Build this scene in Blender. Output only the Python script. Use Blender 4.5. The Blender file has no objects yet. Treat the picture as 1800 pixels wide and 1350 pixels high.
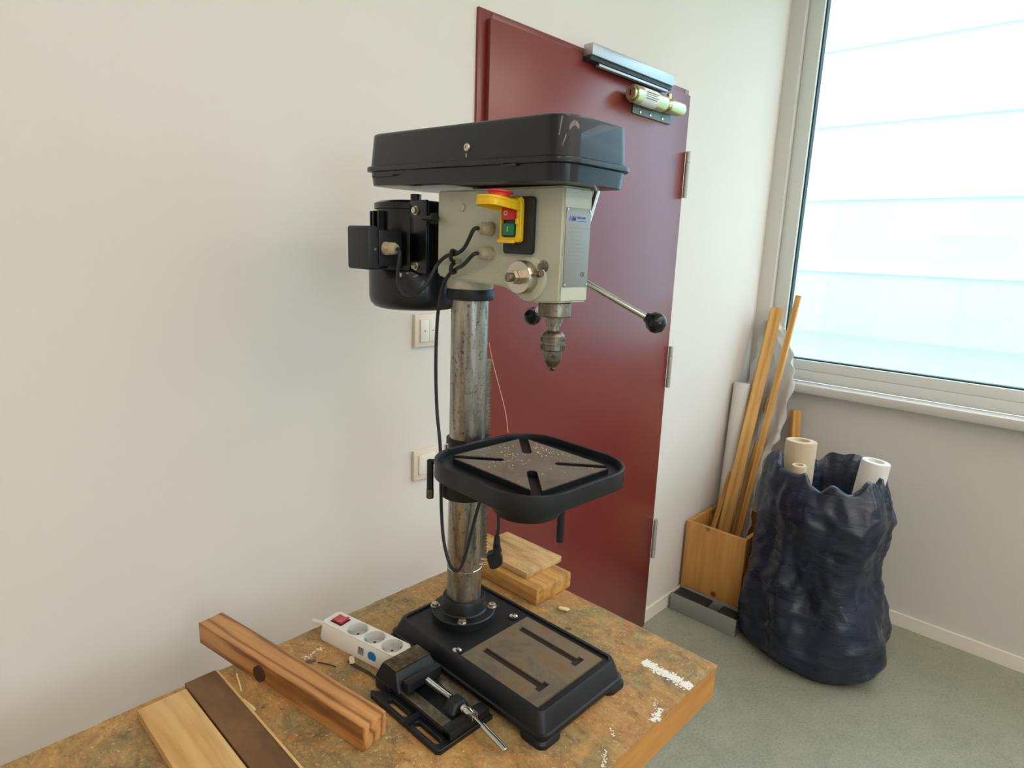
import bpy, bmesh, math, random
from mathutils import Vector, Matrix
random.seed(7)
S = bpy.context.scene
COL = S.collection
PI = math.pi

# ---------------------------------------------------------------- camera
F_PX = 1120.54
cam_d = bpy.data.cameras.new('camera')
cam_d.sensor_fit = 'HORIZONTAL'; cam_d.sensor_width = 36.0
cam_d.lens = F_PX / 1800 * 36.0
cam_d.clip_start = 0.02; cam_d.clip_end = 200
cam = bpy.data.objects.new('camera', cam_d); COL.objects.link(cam)
RW = ((0.69218229, -0.12804105, 0.71027401), (-0.72086865, -0.17051803, 0.6717678), (0.03510067, -0.97700005, -0.21033034))
m = Matrix(((RW[0][0], -RW[0][1], -RW[0][2], 0), (RW[1][0], -RW[1][1], -RW[1][2], 0), (RW[2][0], -RW[2][1], -RW[2][2], 1.54), (0, 0, 0, 1)))
cam.matrix_world = m
S.camera = cam

# ---------------------------------------------------------------- world and exposure
W = bpy.data.worlds.new('sky'); S.world = W; W.use_nodes = True
bg = W.node_tree.nodes['Background']
bg.inputs[0].default_value = (0.76, 0.88, 1.0, 1); bg.inputs[1].default_value = 4.6
S.view_settings.view_transform = 'Standard'; S.view_settings.look = 'None'
S.view_settings.exposure = 0.13; S.view_settings.gamma = 1.0
S.view_settings.use_curve_mapping = False
LAMP_STRENGTH = 13.0

def portal(name, loc, rot, sx, sy):
    l = bpy.data.lights.new(name, 'AREA'); l.shape = 'RECTANGLE'; l.size = sx; l.size_y = sy
    l.cycles.is_portal = True
    o = bpy.data.objects.new(name, l); o.location = loc; o.rotation_euler = rot; COL.objects.link(o)
portal('window_light_right', (3.14, -0.60, 1.93), (0, PI / 2, 0), 1.9, 3.6)      # faces -X
portal('window_light_rear', (-0.20, -2.72, 1.72), (PI / 2, 0, 0), 1.9, 1.6)       # faces +Y

# ---------------------------------------------------------------- materials
def lin(c):
    if isinstance(c, str):
        c = [int(c[i:i + 2], 16) / 255 for i in (0, 2, 4)]
        c = [x / 12.92 if x <= 0.04045 else ((x + 0.055) / 1.055) ** 2.4 for x in c]
    return (c[0], c[1], c[2], 1)
def new_mat(name, col, rough=0.5, metal=0.0, spec=0.5, coat=0.0):
    mt = bpy.data.materials.new(name); mt.use_nodes = True
    b = mt.node_tree.nodes['Principled BSDF']
    b.inputs['Base Color'].default_value = lin(col); b.inputs['Roughness'].default_value = rough
    b.inputs['Metallic'].default_value = metal; b.inputs['Specular IOR Level'].default_value = spec
    b.inputs['Coat Weight'].default_value = coat
    return mt
class NT:
    def __init__(s, mt): s.t = mt.node_tree; s.b = s.t.nodes['Principled BSDF']
    def n(s, ty, **k):
        q = s.t.nodes.new(ty)
        for a, v in k.items(): setattr(q, a, v)
        return q
    def l(s, a, b): s.t.links.new(a, b)
    def coord(s, scale=(1, 1, 1), rot=(0, 0, 0), loc=(0, 0, 0)):
        tc = s.n('ShaderNodeTexCoord'); mp = s.n('ShaderNodeMapping')
        mp.inputs['Scale'].default_value = scale; mp.inputs['Rotation'].default_value = rot; mp.inputs['Location'].default_value = loc
        s.l(tc.outputs['Object'], mp.inputs['Vector']); return mp.outputs[0]
    def noise(s, v, sc, det=4, rough=0.6, dist=0.0):
        q = s.n('ShaderNodeTexNoise'); q.inputs['Scale'].default_value = sc; q.inputs['Detail'].default_value = det
        q.inputs['Roughness'].default_value = rough; q.inputs['Distortion'].default_value = dist
        s.l(v, q.inputs['Vector']); return q.outputs['Fac']
    def ramp(s, f, stops):
        q = s.n('ShaderNodeValToRGB'); e = q.color_ramp.elements
        while len(e) < len(stops): e.new(0.5)
        for i, (p, c) in enumerate(stops):
            e[i].position = p; e[i].color = lin(c) if not isinstance(c, (int, float)) else (c, c, c, 1)
        s.l(f, q.inputs['Fac']); return q.outputs['Color']
    def mix(s, f, a, b, mode='MIX'):
        q = s.n('ShaderNodeMix', data_type='RGBA', blend_type=mode)
        if isinstance(f, (int, float)): q.inputs[0].default_value = f
        else: s.l(f, q.inputs[0])
        for v, i in ((a, 6), (b, 7)):
            if isinstance(v, (str, tuple)): q.inputs[i].default_value = lin(v)
            else: s.l(v, q.inputs[i])
        return q.outputs[2]
    def bump(s, f, st=0.2, d=0.001):
        q = s.n('ShaderNodeBump'); q.inputs['Strength'].default_value = st; q.inputs['Distance'].default_value = d
        s.l(f, q.inputs['Height']); s.l(q.outputs[0], s.b.inputs['Normal'])
    def color(s, c): s.l(c, s.b.inputs['Base Color'])
    def rough(s, c): s.l(c, s.b.inputs['Roughness'])

def wood(name, dark, mid, light, grain=(1, 0.06, 1), scale=60, rough=0.55, rings=8.0, contrast=0.6):
    mt = new_mat(name, mid, rough); k = NT(mt)
    v = k.coord(grain)
    f1 = k.noise(v, scale, 6, 0.65, 0.3)
    wv = k.n('ShaderNodeTexWave', wave_type='BANDS', bands_direction='X')
    wv.inputs['Scale'].default_value = rings; wv.inputs['Distortion'].default_value = 9.0
    wv.inputs['Detail'].default_value = 3.0; wv.inputs['Detail Scale'].default_value = 1.2
    k.l(v, wv.inputs['Vector'])
    c1 = k.ramp(f1, [(0.3, dark), (0.5, mid), (0.72, light)])
    c2 = k.ramp(wv.outputs['Fac'], [(0.0, dark), (0.25, mid), (1.0, light)])
    k.color(k.mix(contrast, c1, c2)); k.bump(f1, 0.25, 0.0006)
    return mt
def speckled(name, base, speck, rough=0.45, sc=220, th=0.66, metal=0.0, coat=0.0, bump=0.15):
    mt = new_mat(name, base, rough, metal, coat=coat); k = NT(mt)
    v = k.coord(); f = k.noise(v, sc, 5, 0.7)
    big = k.noise(v, 12, 3, 0.6)
    k.color(k.ramp(f, [(0.0, base), (th, base), (min(th + 0.06, 1), speck)]))
    k.rough(k.ramp(big, [(0.3, max(rough - 0.1, 0.02)), (0.7, min(rough + 0.12, 1))]))
    k.bump(f, bump, 0.0005)
    return mt

M = {}
def wallmat(name, col):
    mt = new_mat(name, col, 0.85, spec=0.25); k = NT(mt); v = k.coord()
    k.color(k.mix(0.5, col, k.ramp(k.noise(v, 2.2, 3, 0.5), [(0.3, col), (0.7, 'E0D8CF')])))
    k.bump(k.noise(v, 260, 3, 0.6), 0.12, 0.0006); return mt
M['wall'] = wallmat('wall_paint', 'E6DFD8')
M['wall_white'] = wallmat('wall_paint_white', 'D5D2CD')
M['ceiling'] = new_mat('ceiling_paint', 'EDEBE6', 0.9)
def floormat():
    mt = new_mat('linoleum', '8F9080', 0.42, spec=0.5); k = NT(mt); v = k.coord()
    a = k.noise(v, 9, 6, 0.7, 0.8); b = k.noise(v, 120, 4, 0.7)
    c = k.ramp(a, [(0.3, '868A7B'), (0.5, '989A88'), (0.7, 'A5A492')])
    c = k.mix(0.4, c, k.ramp(b, [(0.35, '7A7D70'), (0.6, 'A9A896')]))
    k.color(c); k.rough(k.ramp(a, [(0.3, 0.35), (0.7, 0.55)])); return mt
M['floor'] = floormat()
def doormat():
    mt = new_mat('door_red_paint', '7A302B', 0.30, spec=0.5, coat=0.15); k = NT(mt); v = k.coord()
    k.b.inputs['Coat Roughness'].default_value = 0.25
    k.color(k.ramp(k.noise(v, 3, 3, 0.5), [(0.3, '78302C'), (0.7, '80332E')]))
    k.bump(k.noise(v, 40, 3, 0.6), 0.08, 0.0005); return mt
M['door'] = doormat()
def benchmat():
    mt = new_mat('bench_wood', 'A8804F', 0.6); k = NT(mt)
    v = k.coord(); vg = k.coord((1, 0.5, 1))
    a = k.noise(vg, 38, 9, 0.8, 0.8); b = k.noise(v, 7, 6, 0.7, 1.0); c = k.noise(v, 120, 6, 0.8)
    base = k.ramp(a, [(0.33, '7E5B30'), (0.46, 'AD8049'), (0.56, 'BE9259'), (0.68, 'D0A670')])
    grey = k.ramp(a, [(0.35, '645539'), (0.5, '8A774F'), (0.66, 'A08C60')])
    col = k.mix(k.ramp(b, [(0.44, 0.0), (0.58, 0.9)]), base, grey)
    col = k.mix(k.ramp(k.noise(k.coord(loc=(5, 2, 0)), 11, 6, 0.7, 0.6), [(0.54, 0.0), (0.64, 0.6)]), col, 'AD7A4A')
    col = k.mix(k.ramp(k.noise(k.coord(loc=(9, 2, 0)), 16, 6, 0.7, 0.6), [(0.60, 0.0), (0.68, 0.45)]), col, 'A0936A')
    col = k.mix(k.ramp(c, [(0.56, 0.0), (0.64, 0.75)]), col, 'DDB983')
    col = k.mix(k.ramp(k.noise(k.coord(loc=(2, 2, 0)), 75, 6, 0.8), [(0.57, 0.0), (0.66, 0.7)]), col, '5A432B')
    col = k.mix(k.ramp(k.noise(k.coord(loc=(3, 1, 2)), 15, 4, 0.6), [(0.67, 0.0), (0.71, 0.85)]), col, '3E3529')
    col = k.mix(k.ramp(k.noise(k.coord(loc=(7, 4, 2)), 19, 4, 0.6), [(0.70, 0.0), (0.74, 0.7)]), col, 'B4463C')
    k.color(col); k.bump(a, 0.35, 0.0008); return mt
M['bench'] = benchmat()
M['bench_edge'] = wood('bench_edge_wood', 'A56A2A', 'BE8038', 'CE9348', (0.15, 1, 1), 40, 0.5, 5, 0.35)
M['beam'] = wood('beam_wood', '74431A', 'BC8046', 'D09A62', (1, 0.10, 1), 60, 0.5, 17, 0.7)
M['block'] = wood('block_wood', '7F5522', 'BF8A45', 'D6A35C', (1, 0.10, 1), 60, 0.6, 7, 0.3)
M['board'] = wood('board_wood', '8A6B45', 'C49B68', 'D9B582', (1, 0.2, 1), 60, 0.65, 4, 0.15)
M['dark_board'] = wood('dark_board_wood', '46301B', '6E4D2B', '8E6A42', (0.5, 0.2, 1), 30, 0.7, 5, 0.3)
M['pale_wood'] = wood('pale_wood', 'B98A4C', 'D9AE6C', 'E6C287', (1, 0.1, 1), 50, 0.6, 9, 0.4)
def knotty():
    mt = wood('knotty_pine', 'A06A2C', 'C28A44', 'D09C58', (1, 1, 0.07), 40, 0.5, 9, 0.5); k = NT(mt)
    old = k.b.inputs['Base Color'].links[0].from_socket
    vo = k.n('ShaderNodeTexVoronoi', feature='F1'); vo.inputs['Scale'].default_value = 9.5; k.l(k.coord((1, 1, 1)), vo.inputs['Vector'])
    k.color(k.mix(k.ramp(vo.outputs['Distance'], [(0.10, 0.9), (0.17, 0.0)]), old, '5E3514')); return mt
M['knotty'] = knotty()
M['batten'] = wood('batten_wood', 'A8742F', 'CE9A50', 'DDB06A', (1, 1, 0.08), 50, 0.55, 8, 0.4)
M['black_paint'] = speckled('black_cast_paint', '0C0F14', '8C8B85', 0.45, 260, 0.70, bump=0.25)
M['black_cover'] = new_mat('black_sheet_paint', '111318', 0.38, spec=0.4, coat=0.25)
_k = NT(M['black_cover']); _v = _k.coord()
_k.color(_k.ramp(_k.noise(_v, 90, 5, 0.7), [(0.0, '111318'), (0.70, '111318'), (0.8, '303030')]))
_k.bump(_k.noise(_v, 500, 2, 0.5), 0.08, 0.0003)
M['black_gloss'] = new_mat('black_enamel', '0B0C0E', 0.25, spec=0.5)
M['black_plastic'] = new_mat('black_plastic', '15161A', 0.45)
M['gray_lid'] = new_mat('dark_grey_plastic', '25272C', 0.55)
M['rubber'] = new_mat('black_cable_rubber', '1C1D1E', 0.45)
M['green_gray'] = speckled('grey_green_enamel', 'BCBDA6', 'ADAE98', 0.38, 60, 0.62, coat=0.1, bump=0.03)
def steel(name, dark, mid, light, rough=0.32):
    mt = new_mat(name, mid, rough, 1.0); k = NT(mt)
    v = k.coord((1, 1, 0.18)); f = k.noise(v, 60, 6, 0.7, 0.2); g = k.noise(k.coord(), 150, 5, 0.7)
    c = k.ramp(f, [(0.3, dark), (0.5, mid), (0.7, light)])
    k.color(k.mix(k.ramp(g, [(0.56, 0.0), (0.66, 0.75)]), c, '4A3A28')); k.rough(k.ramp(f, [(0.3, rough + 0.15), (0.7, rough)]))
    k.bump(g, 0.15, 0.0004); return mt
M['column'] = steel('worn_column_steel', '75706A', 'A39D92', 'C2BCAF', 0.27)
M['worn_steel'] = steel('worn_dark_steel', '5E564B', '857C6C', 'A0978A', 0.36)
M['chuck'] = steel('chuck_steel', '5C554C', '837A6D', '9C9284', 0.34)
M['brown_steel'] = steel('oily_steel', '4A3F30', '6B5F4B', '8A7C64', 0.38)
def plate_mat():
    mt = new_mat('machined_plate', '8A8076', 0.45, 0.35); k = NT(mt)
    v = k.coord(); wv = k.n('ShaderNodeTexWave', wave_type='RINGS', rings_direction='Z')
    wv.inputs['Scale'].default_value = 90; wv.inputs['Distortion'].default_value = 0.3; k.l(v, wv.inputs['Vector'])
    a = k.noise(v, 14, 6, 0.7)
    c = k.ramp(a, [(0.3, '6A6055'), (0.5, '857A6E'), (0.7, '968B80')])
    c = k.mix(k.ramp(wv.outputs['Fac'], [(0.3, 0.0), (0.8, 0.45)]), c, '4C463E')
    k.color(c); k.bump(wv.outputs['Fac'], 0.15, 0.0004); return mt
M['machined'] = plate_mat()
def rusty():
    mt = new_mat('rusty_plate', '6E6455', 0.45, 0.6); k = NT(mt); v = k.coord()
    a = k.noise(v, 11, 7, 0.7, 0.5)
    c = k.ramp(a, [(0.35, '786F60'), (0.5, '8F826C'), (0.60, '92795A'), (0.74, '8A6440')])
    c = k.mix(k.ramp(k.noise(v, 160, 4, 0.7), [(0.64, 0.0), (0.72, 0.6)]), c, 'B5A88F')
    k.color(c); k.bump(a, 0.1, 0.0004); return mt
M['rusty'] = rusty()
M['zinc'] = new_mat('zinc_plated', 'C9C3B2', 0.30, 1.0)
M['plate_steel'] = new_mat('dark_plate_steel', '6C7068', 0.4, 0.6)
M['hinge'] = new_mat('hinge_steel', 'B5B3A6', 0.45, 0.4)
M['chrome'] = new_mat('bright_steel', 'D4D2CE', 0.16, 1.0)
M['alu'] = new_mat('brushed_aluminium', 'B9BBBD', 0.38, 0.9)
M['plate_alu'] = new_mat('nameplate_aluminium', '90918E', 0.5, 0.35)
M['passivated'] = new_mat('yellow_passivated_steel', 'CCC8A4', 0.28, 0.9)
M['yellow'] = new_mat('yellow_plastic', 'F2C40E', 0.35)
M['red'] = new_mat('red_plastic', 'D92A1C', 0.35)
M['red_flap'] = new_mat('pale_red_plastic', 'E8413A', 0.35)
M['green'] = new_mat('green_plastic', '0C7A4C', 0.35)
M['gland'] = new_mat('beige_nylon', 'B7AB8C', 0.5)
M['white_plastic'] = new_mat('white_plastic', 'EDE8DF', 0.35)
M['socket_plastic'] = new_mat('socket_plastic', 'D6D4CE', 0.4)
M['switch_frame'] = new_mat('warm_white_plastic', 'E9D9C8', 0.4)
M['switch_white'] = new_mat('ivory_plastic', 'EEE6DA', 0.35)
M['dark_print'] = new_mat('dark_print', '24262A', 0.5)
M['grey_print'] = new_mat('grey_print', '7E7F7E', 0.5)
M['blue_print'] = new_mat('blue_print', '1F55B0', 0.5)
M['white_print'] = new_mat('white_print', 'F1F1EE', 0.5)
M['sticker'] = new_mat('paper_sticker', 'F2F1EE', 0.6)
M['blue_dot'] = new_mat('blue_sticker', '1E7FC2', 0.45)
M['red_rocker'] = new_mat('red_translucent_plastic', 'C01523', 0.15, coat=0.5)
M['line'] = new_mat('pink_line', 'E9B6AA', 0.7)
M['bare_wood_flake'] = new_mat('wood_shaving', 'EBD2A6', 0.8)
M['white_paint'] = new_mat('white_paint', 'EFEBE2', 0.7)
M['dark_stain'] = new_mat('dark_metal_rod', '40382F', 0.5, 0.4)
M['hole'] = new_mat('hole_shade', '4A2812', 0.8)  # dark brown standing in for the shade inside the beam hole
M['slot'] = new_mat('rusty_slot', '2A1710', 0.7)
M['tray_grey'] = new_mat('grey_plastic_duct', '8B8C88', 0.45)
M['window_frame'] = new_mat('window_frame_paint', 'D9DAD6', 0.4)
M['gasket'] = new_mat('black_gasket', '0E2A2C', 0.5)
M['sill'] = new_mat('window_sill', 'CFCBC4', 0.4)
M['lawn'] = new_mat('lawn', '9DAE8C', 0.9)
M['facade'] = new_mat('pale_blue_facade', 'B4D2E4', 0.7)
M['roof'] = new_mat('facade_band', 'EAF2F6', 0.7)
M['paper_roll'] = new_mat('beige_paper', 'C9B698', 0.75)
M['white_roll'] = new_mat('white_paper', 'DAD5CF', 0.6)
def film():
    mt = new_mat('milky_plastic_film', 'F0EBE6', 0.35); k = NT(mt)
    k.b.inputs['Subsurface Weight'].default_value = 0.0
    k.bump(k.noise(k.coord(), 14, 4, 0.6, 1.0), 0.4, 0.006)
    tr = k.n('ShaderNodeBsdfTranslucent'); tr.inputs[0].default_value = (0.85, 0.84, 0.82, 1); mx = k.n('ShaderNodeMixShader'); mx.inputs[0].default_value = 0.4
    out = [n_ for n_ in k.t.nodes if n_.type == 'OUTPUT_MATERIAL'][0]
    k.l(k.b.outputs[0], mx.inputs[1]); k.l(tr.outputs[0], mx.inputs[2]); k.l(mx.outputs[0], out.inputs[0]); return mt
M['film'] = film()
def bagmat():
    mt = new_mat('navy_bin_bag', '101A2E', 0.30, spec=0.6); k = NT(mt)
    v = k.coord((1, 1, 2.2)); f = k.noise(v, 11, 6, 0.6, 1.2); g = k.noise(k.coord((0.6, 0.6, 5)), 9, 6, 0.6, 0.8)
    k.color(k.ramp(f, [(0.3, '0E1728'), (0.7, '18263F')]))
    k.rough(k.ramp(g, [(0.4, 0.26), (0.7, 0.5)])); k.bump(g, 0.4, 0.008); return mt
M['bag'] = bagmat()
def glassmat():
    mt = bpy.data.materials.new('window_glass'); mt.use_nodes = True; t = mt.node_tree; t.nodes.clear()
    o = t.nodes.new('ShaderNodeOutputMaterial'); a = t.nodes.new('ShaderNodeBsdfTransparent'); b = t.nodes.new('ShaderNodeBsdfGlossy')
    b.inputs['Roughness'].default_value = 0.02; x = t.nodes.new('ShaderNodeMixShader'); x.inputs[0].default_value = 0.06
    a.inputs[0].default_value = (0.92, 0.97, 0.97, 1)
    t.links.new(a.outputs[0], x.inputs[1]); t.links.new(b.outputs[0], x.inputs[2]); t.links.new(x.outputs[0], o.inputs[0]); return mt
M['glass'] = glassmat()
def lampmat():
    mt = new_mat('lamp_diffuser', 'FFFFFF', 0.5); b = mt.node_tree.nodes['Principled BSDF']
    b.inputs['Emission Color'].default_value = (1.0, 0.86, 0.74, 1); b.inputs['Emission Strength'].default_value = LAMP_STRENGTH; return mt
M['lamp'] = lampmat()

# ---------------------------------------------------------------- mesh helpers
def rrect(cx, cy, w, h, r, n=6):
    pts = []
    for sx, sy, a0 in ((1, 1, 0), (-1, 1, PI / 2), (-1, -1, PI), (1, -1, 1.5 * PI)):
        for i in range(n + 1):
            a = a0 + i / n * PI / 2
            pts.append((cx + sx * (w / 2 - r) + r * math.cos(a), cy + sy * (h / 2 - r) + r * math.sin(a)))
    return pts
def circ(cx, cy, r, n=24): return [(cx + r * math.cos(2 * PI * i / n), cy + r * math.sin(2 * PI * i / n)) for i in range(n)]
def slot(cx, cy, L, w, ang, n=6):
    pts = []; c, s = math.cos(ang), math.sin(ang)
    for e, a0 in ((1, -PI / 2), (-1, PI / 2)):
        for i in range(n + 1):
            a = a0 + PI * i / n
            x = e * (L - w) / 2 + w / 2 * math.cos(a); y = w / 2 * math.sin(a)
            pts.append((cx + x * c - y * s, cy + x * s + y * c))
    return pts
def plate_mesh(outlines, z0, z1, bevel=0.0):
    cu = bpy.data.curves.new('tmp', 'CURVE'); cu.dimensions = '2D'; cu.fill_mode = 'BOTH'
    cu.extrude = (z1 - z0) / 2 - bevel; cu.bevel_depth = bevel; cu.bevel_resolution = 2; cu.offset = -bevel
    for o in outlines:
        sp = cu.splines.new('POLY'); sp.points.add(len(o) - 1)
        for i, (x, y) in enumerate(o): sp.points[i].co = (x, y, 0, 1)
        sp.use_cyclic_u = True
    ob = bpy.data.objects.new('tmp', cu); me = bpy.data.meshes.new_from_object(ob)
    bpy.data.objects.remove(ob); bpy.data.curves.remove(cu)
    me.transform(Matrix.Translation((0, 0, (z0 + z1) / 2))); return me
def text_mesh(s, size, shear=0.0, ext=0.0002):
    cu = bpy.data.curves.new('tmp', 'FONT'); cu.body = s; cu.size = size; cu.shear = shear; cu.extrude = ext; cu.align_x = 'CENTER'; cu.align_y = 'CENTER'
    cu.offset = size * 0.006
    ob = bpy.data.objects.new('tmp', cu); me = bpy.data.meshes.new_from_object(ob)
    bpy.data.objects.remove(ob); bpy.data.curves.remove(cu); return me
def axis_mat(origin, d):
    d = Vector(d).normalized(); return Matrix.Translation(origin) @ d.to_track_quat('Z', 'Y').to_matrix().to_4x4()
class MB:
    def __init__(s): s.bm = bmesh.new()
    def add(s, me, mat=None):
        if mat is not None: me.transform(mat)
        s.bm.from_mesh(me); bpy.data.meshes.remove(me); return s
    def plate(s, outlines, z0, z1, bevel=0.0, mat=None): return s.add(plate_mesh(outlines, z0, z1, bevel), mat)
    def box(s, x0, x1, y0, y1, z0, z1, bev=0.0, mat=None, seg=2):
        t = bmesh.new(); bmesh.ops.create_cube(t, size=1)
        for v in t.verts: v.co = Vector((x0 + (v.co.x + .5) * (x1 - x0), y0 + (v.co.y + .5) * (y1 - y0), z0 + (v.co.z + .5) * (z1 - z0)))
        if bev: bmesh.ops.bevel(t, geom=t.edges[:], offset=bev, segments=seg, affect='EDGES', profile=0.5, clamp_overlap=True)
        me = bpy.data.meshes.new('t'); t.to_mesh(me); t.free(); return s.add(me, mat)
    def prism(s, pts, d0, d1, mat, bev=0.0):       # 2D polygon in local XY, extruded d0..d1 along local Z, then mat
        t = bmesh.new(); a = [t.verts.new((x, y, d0)) for x, y in pts]; b = [t.verts.new((x, y, d1)) for x, y in pts]
        n = len(pts); t.faces.new(a[::-1]); t.faces.new(b)
        for i in range(n): t.faces.new((a[i], a[(i + 1) % n], b[(i + 1) % n], b[i]))
        bmesh.ops.recalc_face_normals(t, faces=t.faces)
        if bev: bmesh.ops.bevel(t, geom=t.edges[:], offset=bev, segments=2, affect='EDGES', clamp_overlap=True)
        me = bpy.data.meshes.new('t'); t.to_mesh(me); t.free(); return s.add(me, mat)
    def lathe(s, prof, origin, d=(0, 0, 1), n=32, mat=None, caps=True):    # prof: [(r, h)]
        A = axis_mat(origin, d) if mat is None else mat; t = s.bm; rings = []
        for r, h in prof:
            if r < 1e-6: rings.append([t.verts.new(A @ Vector((0, 0, h)))])
            else: rings.append([t.verts.new(A @ Vector((r * math.cos(2 * PI * i / n), r * math.sin(2 * PI * i / n), h))) for i in range(n)])
        fs = []
        for a, b in zip(rings, rings[1:]):
            for i in range(n):
                j = (i + 1) % n
                if len(a) == 1 and len(b) == 1: continue
                if len(a) == 1: fs.append(t.faces.new((a[0], b[j], b[i])))
                elif len(b) == 1: fs.append(t.faces.new((a[i], a[j], b[0])))
                else: fs.append(t.faces.new((a[i], a[j], b[j], b[i])))
        if caps and len(rings[0]) > 1: fs.append(t.faces.new(rings[0][::-1]))
        if caps and len(rings[-1]) > 1: fs.append(t.faces.new(rings[-1]))
        bmesh.ops.recalc_face_normals(t, faces=fs); return s
    def cyl(s, p0, p1, r, n=24, r1=None, bev=0.0):
        p0 = Vector(p0); p1 = Vector(p1); L = (p1 - p0).length; r1 = r if r1 is None else r1
        pr = [(r, 0), (r1, L)] if not bev else [(0, 0), (r - bev, 0), (r, bev), (r1, L - bev), (r1 - bev, L), (0, L)]
        return s.lathe(pr, p0, p1 - p0, n)
    def hexbolt(s, c, d, r=0.006, h=0.004, washer=True):
        if washer: s.cyl(c, Vector(c) + Vector(d).normalized() * 0.0012, r * 1.25, 20)
        s.lathe([(0, 0.001), (r, 0.001), (r, h), (r * .85, h + .0006), (0, h + .0006)], c, d, 6); return s
    def tube(s, pts, r, n=10, smooth=True, r_end=None):
        P = [Vector(p) for p in pts]
        if smooth:
            Q = []
            for i in range(len(P) - 1):
                p0 = P[max(i - 1, 0)]; p1 = P[i]; p2 = P[i + 1]; p3 = P[min(i + 2, len(P) - 1)]
                for j in range(5):
                    t = j / 5; Q.append(0.5 * ((2 * p1) + (p2 - p0) * t + (2 * p0 - 5 * p1 + 4 * p2 - p3) * t * t + (3 * p1 - p0 - 3 * p2 + p3) * t ** 3))
            Q.append(P[-1]); P = Q
        t = s.bm; rings = []; up = None
        for i, p in enumerate(P):
            d = (P[min(i + 1, len(P) - 1)] - P[max(i - 1, 0)]).normalized()
            if up is None: up = d.orthogonal().normalized()
            up = (up - d * up.dot(d)).normalized(); sd = d.cross(up)
            rr = r if r_end is None else r + (r_end - r) * i / (len(P) - 1)
            rings.append([t.verts.new(p + (up * math.cos(2 * PI * k / n) + sd * math.sin(2 * PI * k / n)) * rr) for k in range(n)])
        fs = []
        for a, b in zip(rings, rings[1:]):
            for k in range(n): fs.append(t.faces.new((a[k], a[(k + 1) % n], b[(k + 1) % n], b[k])))
        fs.append(t.faces.new(rings[0][::-1])); fs.append(t.faces.new(rings[-1]))
        bmesh.ops.recalc_face_normals(t, faces=fs); return s
    def loft(s, secs, n=6, cap=(True, True)):       # secs: (z, x0, x1, y0, y1, r)
        t = s.bm; rings = []
        for z, x0, x1, y0, y1, r in secs:
            rings.append([t.verts.new((x, y, z)) for x, y in rrect((x0 + x1) / 2, (y0 + y1) / 2, x1 - x0, y1 - y0, r, n)])
        k = len(rings[0]); fs = []
        for a, b in zip(rings, rings[1:]):
            for i in range(k): fs.append(t.faces.new((a[i], a[(i + 1) % k], b[(i + 1) % k], b[i])))
        if cap[0]: fs.append(t.faces.new(rings[0][::-1]))
        if cap[1]: fs.append(t.faces.new(rings[-1]))
        bmesh.ops.recalc_face_normals(t, faces=fs); return s
    def xf(s, mat): bmesh.ops.transform(s.bm, matrix=mat, verts=s.bm.verts[:]); return s
    def build(s, name, mat, parent=None, smooth=35):
        me = bpy.data.meshes.new(name)
        if parent is not None: bmesh.ops.translate(s.bm, verts=s.bm.verts[:], vec=-WORG[parent.name])
        s.bm.to_mesh(me); s.bm.free()
        if mat is not None: me.materials.append(mat)
        if smooth:
            me.polygons.foreach_set('use_smooth', [True] * len(me.polygons)); me.set_sharp_from_angle(angle=math.radians(smooth))
        o = bpy.data.objects.new(name, me); COL.objects.link(o)
        if parent is not None: o.parent = parent; WORG[o.name] = WORG[parent.name].copy()
        else: WORG[o.name] = Vector((0, 0, 0))
        return o
WORG = {}      # "author" origin of every object: geometry is written in the frame in which this is the origin offset
def tag(o, label=None, cat=None, group=None, kind=None):
    if label: o['label'] = label
    if cat: o['category'] = cat
    if group: o['group'] = group
    if kind: o['kind'] = kind
    return o
def thing(name, label, cat, loc=(0, 0, 0), rz=0.0, group=None, local=False):
    o = bpy.data.objects.new(name, None); o.empty_display_size = 0.05; COL.objects.link(o); o.location = loc; o.rotation_euler = (0, 0, rz)
    WORG[o.name] = Vector((0, 0, 0)) if local else Vector(loc)
    return tag(o, label, cat, group)
def single(name, mb, mat, label, cat, org=None, group=None, kind=None, smooth=35):
    if org is not None: mb.xf(Matrix.Translation(-Vector(org)))
    o = mb.build(name, mat, None, smooth)
    if org is not None: o.location = org; WORG[o.name] = Vector(org)
    return tag(o, label, cat, group, kind)
def struct(name, mb, mat, smooth=0):
    o = mb.build(name, mat, None, smooth); o['kind'] = 'structure'; return o
def dup(o, loc, parent=None, rot=None):
    c = o.copy(); COL.objects.link(c); c.location = loc
    if rot is not None: c.rotation_euler = rot
    if parent is not None: c.parent = parent
    return c

# ================================================================ room
X0, X1, Y0, Y1, ZC = -2.6, 2.98, -2.6, 1.25, 3.1
T = 0.25
struct('floor', MB().box(X0 - T, X1 + T, Y0 - T, Y1 + T, -0.1, 0), M['floor'])
struct('ceiling', MB().box(X0 - T, X1 + T, Y0 - T, Y1 + T, ZC, ZC + 0.1), M['ceiling'])
DX0, DX1, DZ = 1.15, 2.172, 2.103          # door frame outside
wb = MB()
wb.box(X0, DX0 + 0.03, Y1, Y1 + T, 0, ZC).box(DX1 - 0.03, X1, Y1, Y1 + T, 0, ZC).box(DX0 + 0.03, DX1 - 0.03, Y1, Y1 + T, DZ - 0.03, ZC)
struct('wall_back', wb, M['wall'])
wr = MB(); WY0, WY1, WZ0, WZ1 = -2.35, 1.185, 0.96, 2.90
wr.box(X1, X1 + T, Y0, Y1 + T, 0, WZ0).box(X1, X1 + T, Y0, Y1 + T, WZ1, ZC).box(X1, X1 + T, WY1, Y1 + T, WZ0, WZ1).box(X1, X1 + T, Y0, WY0, WZ0, WZ1)
struct('wall_right', wr, M['wall_white'])
wf = MB(); RX0, RX1 = -1.1, 0.7
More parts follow.
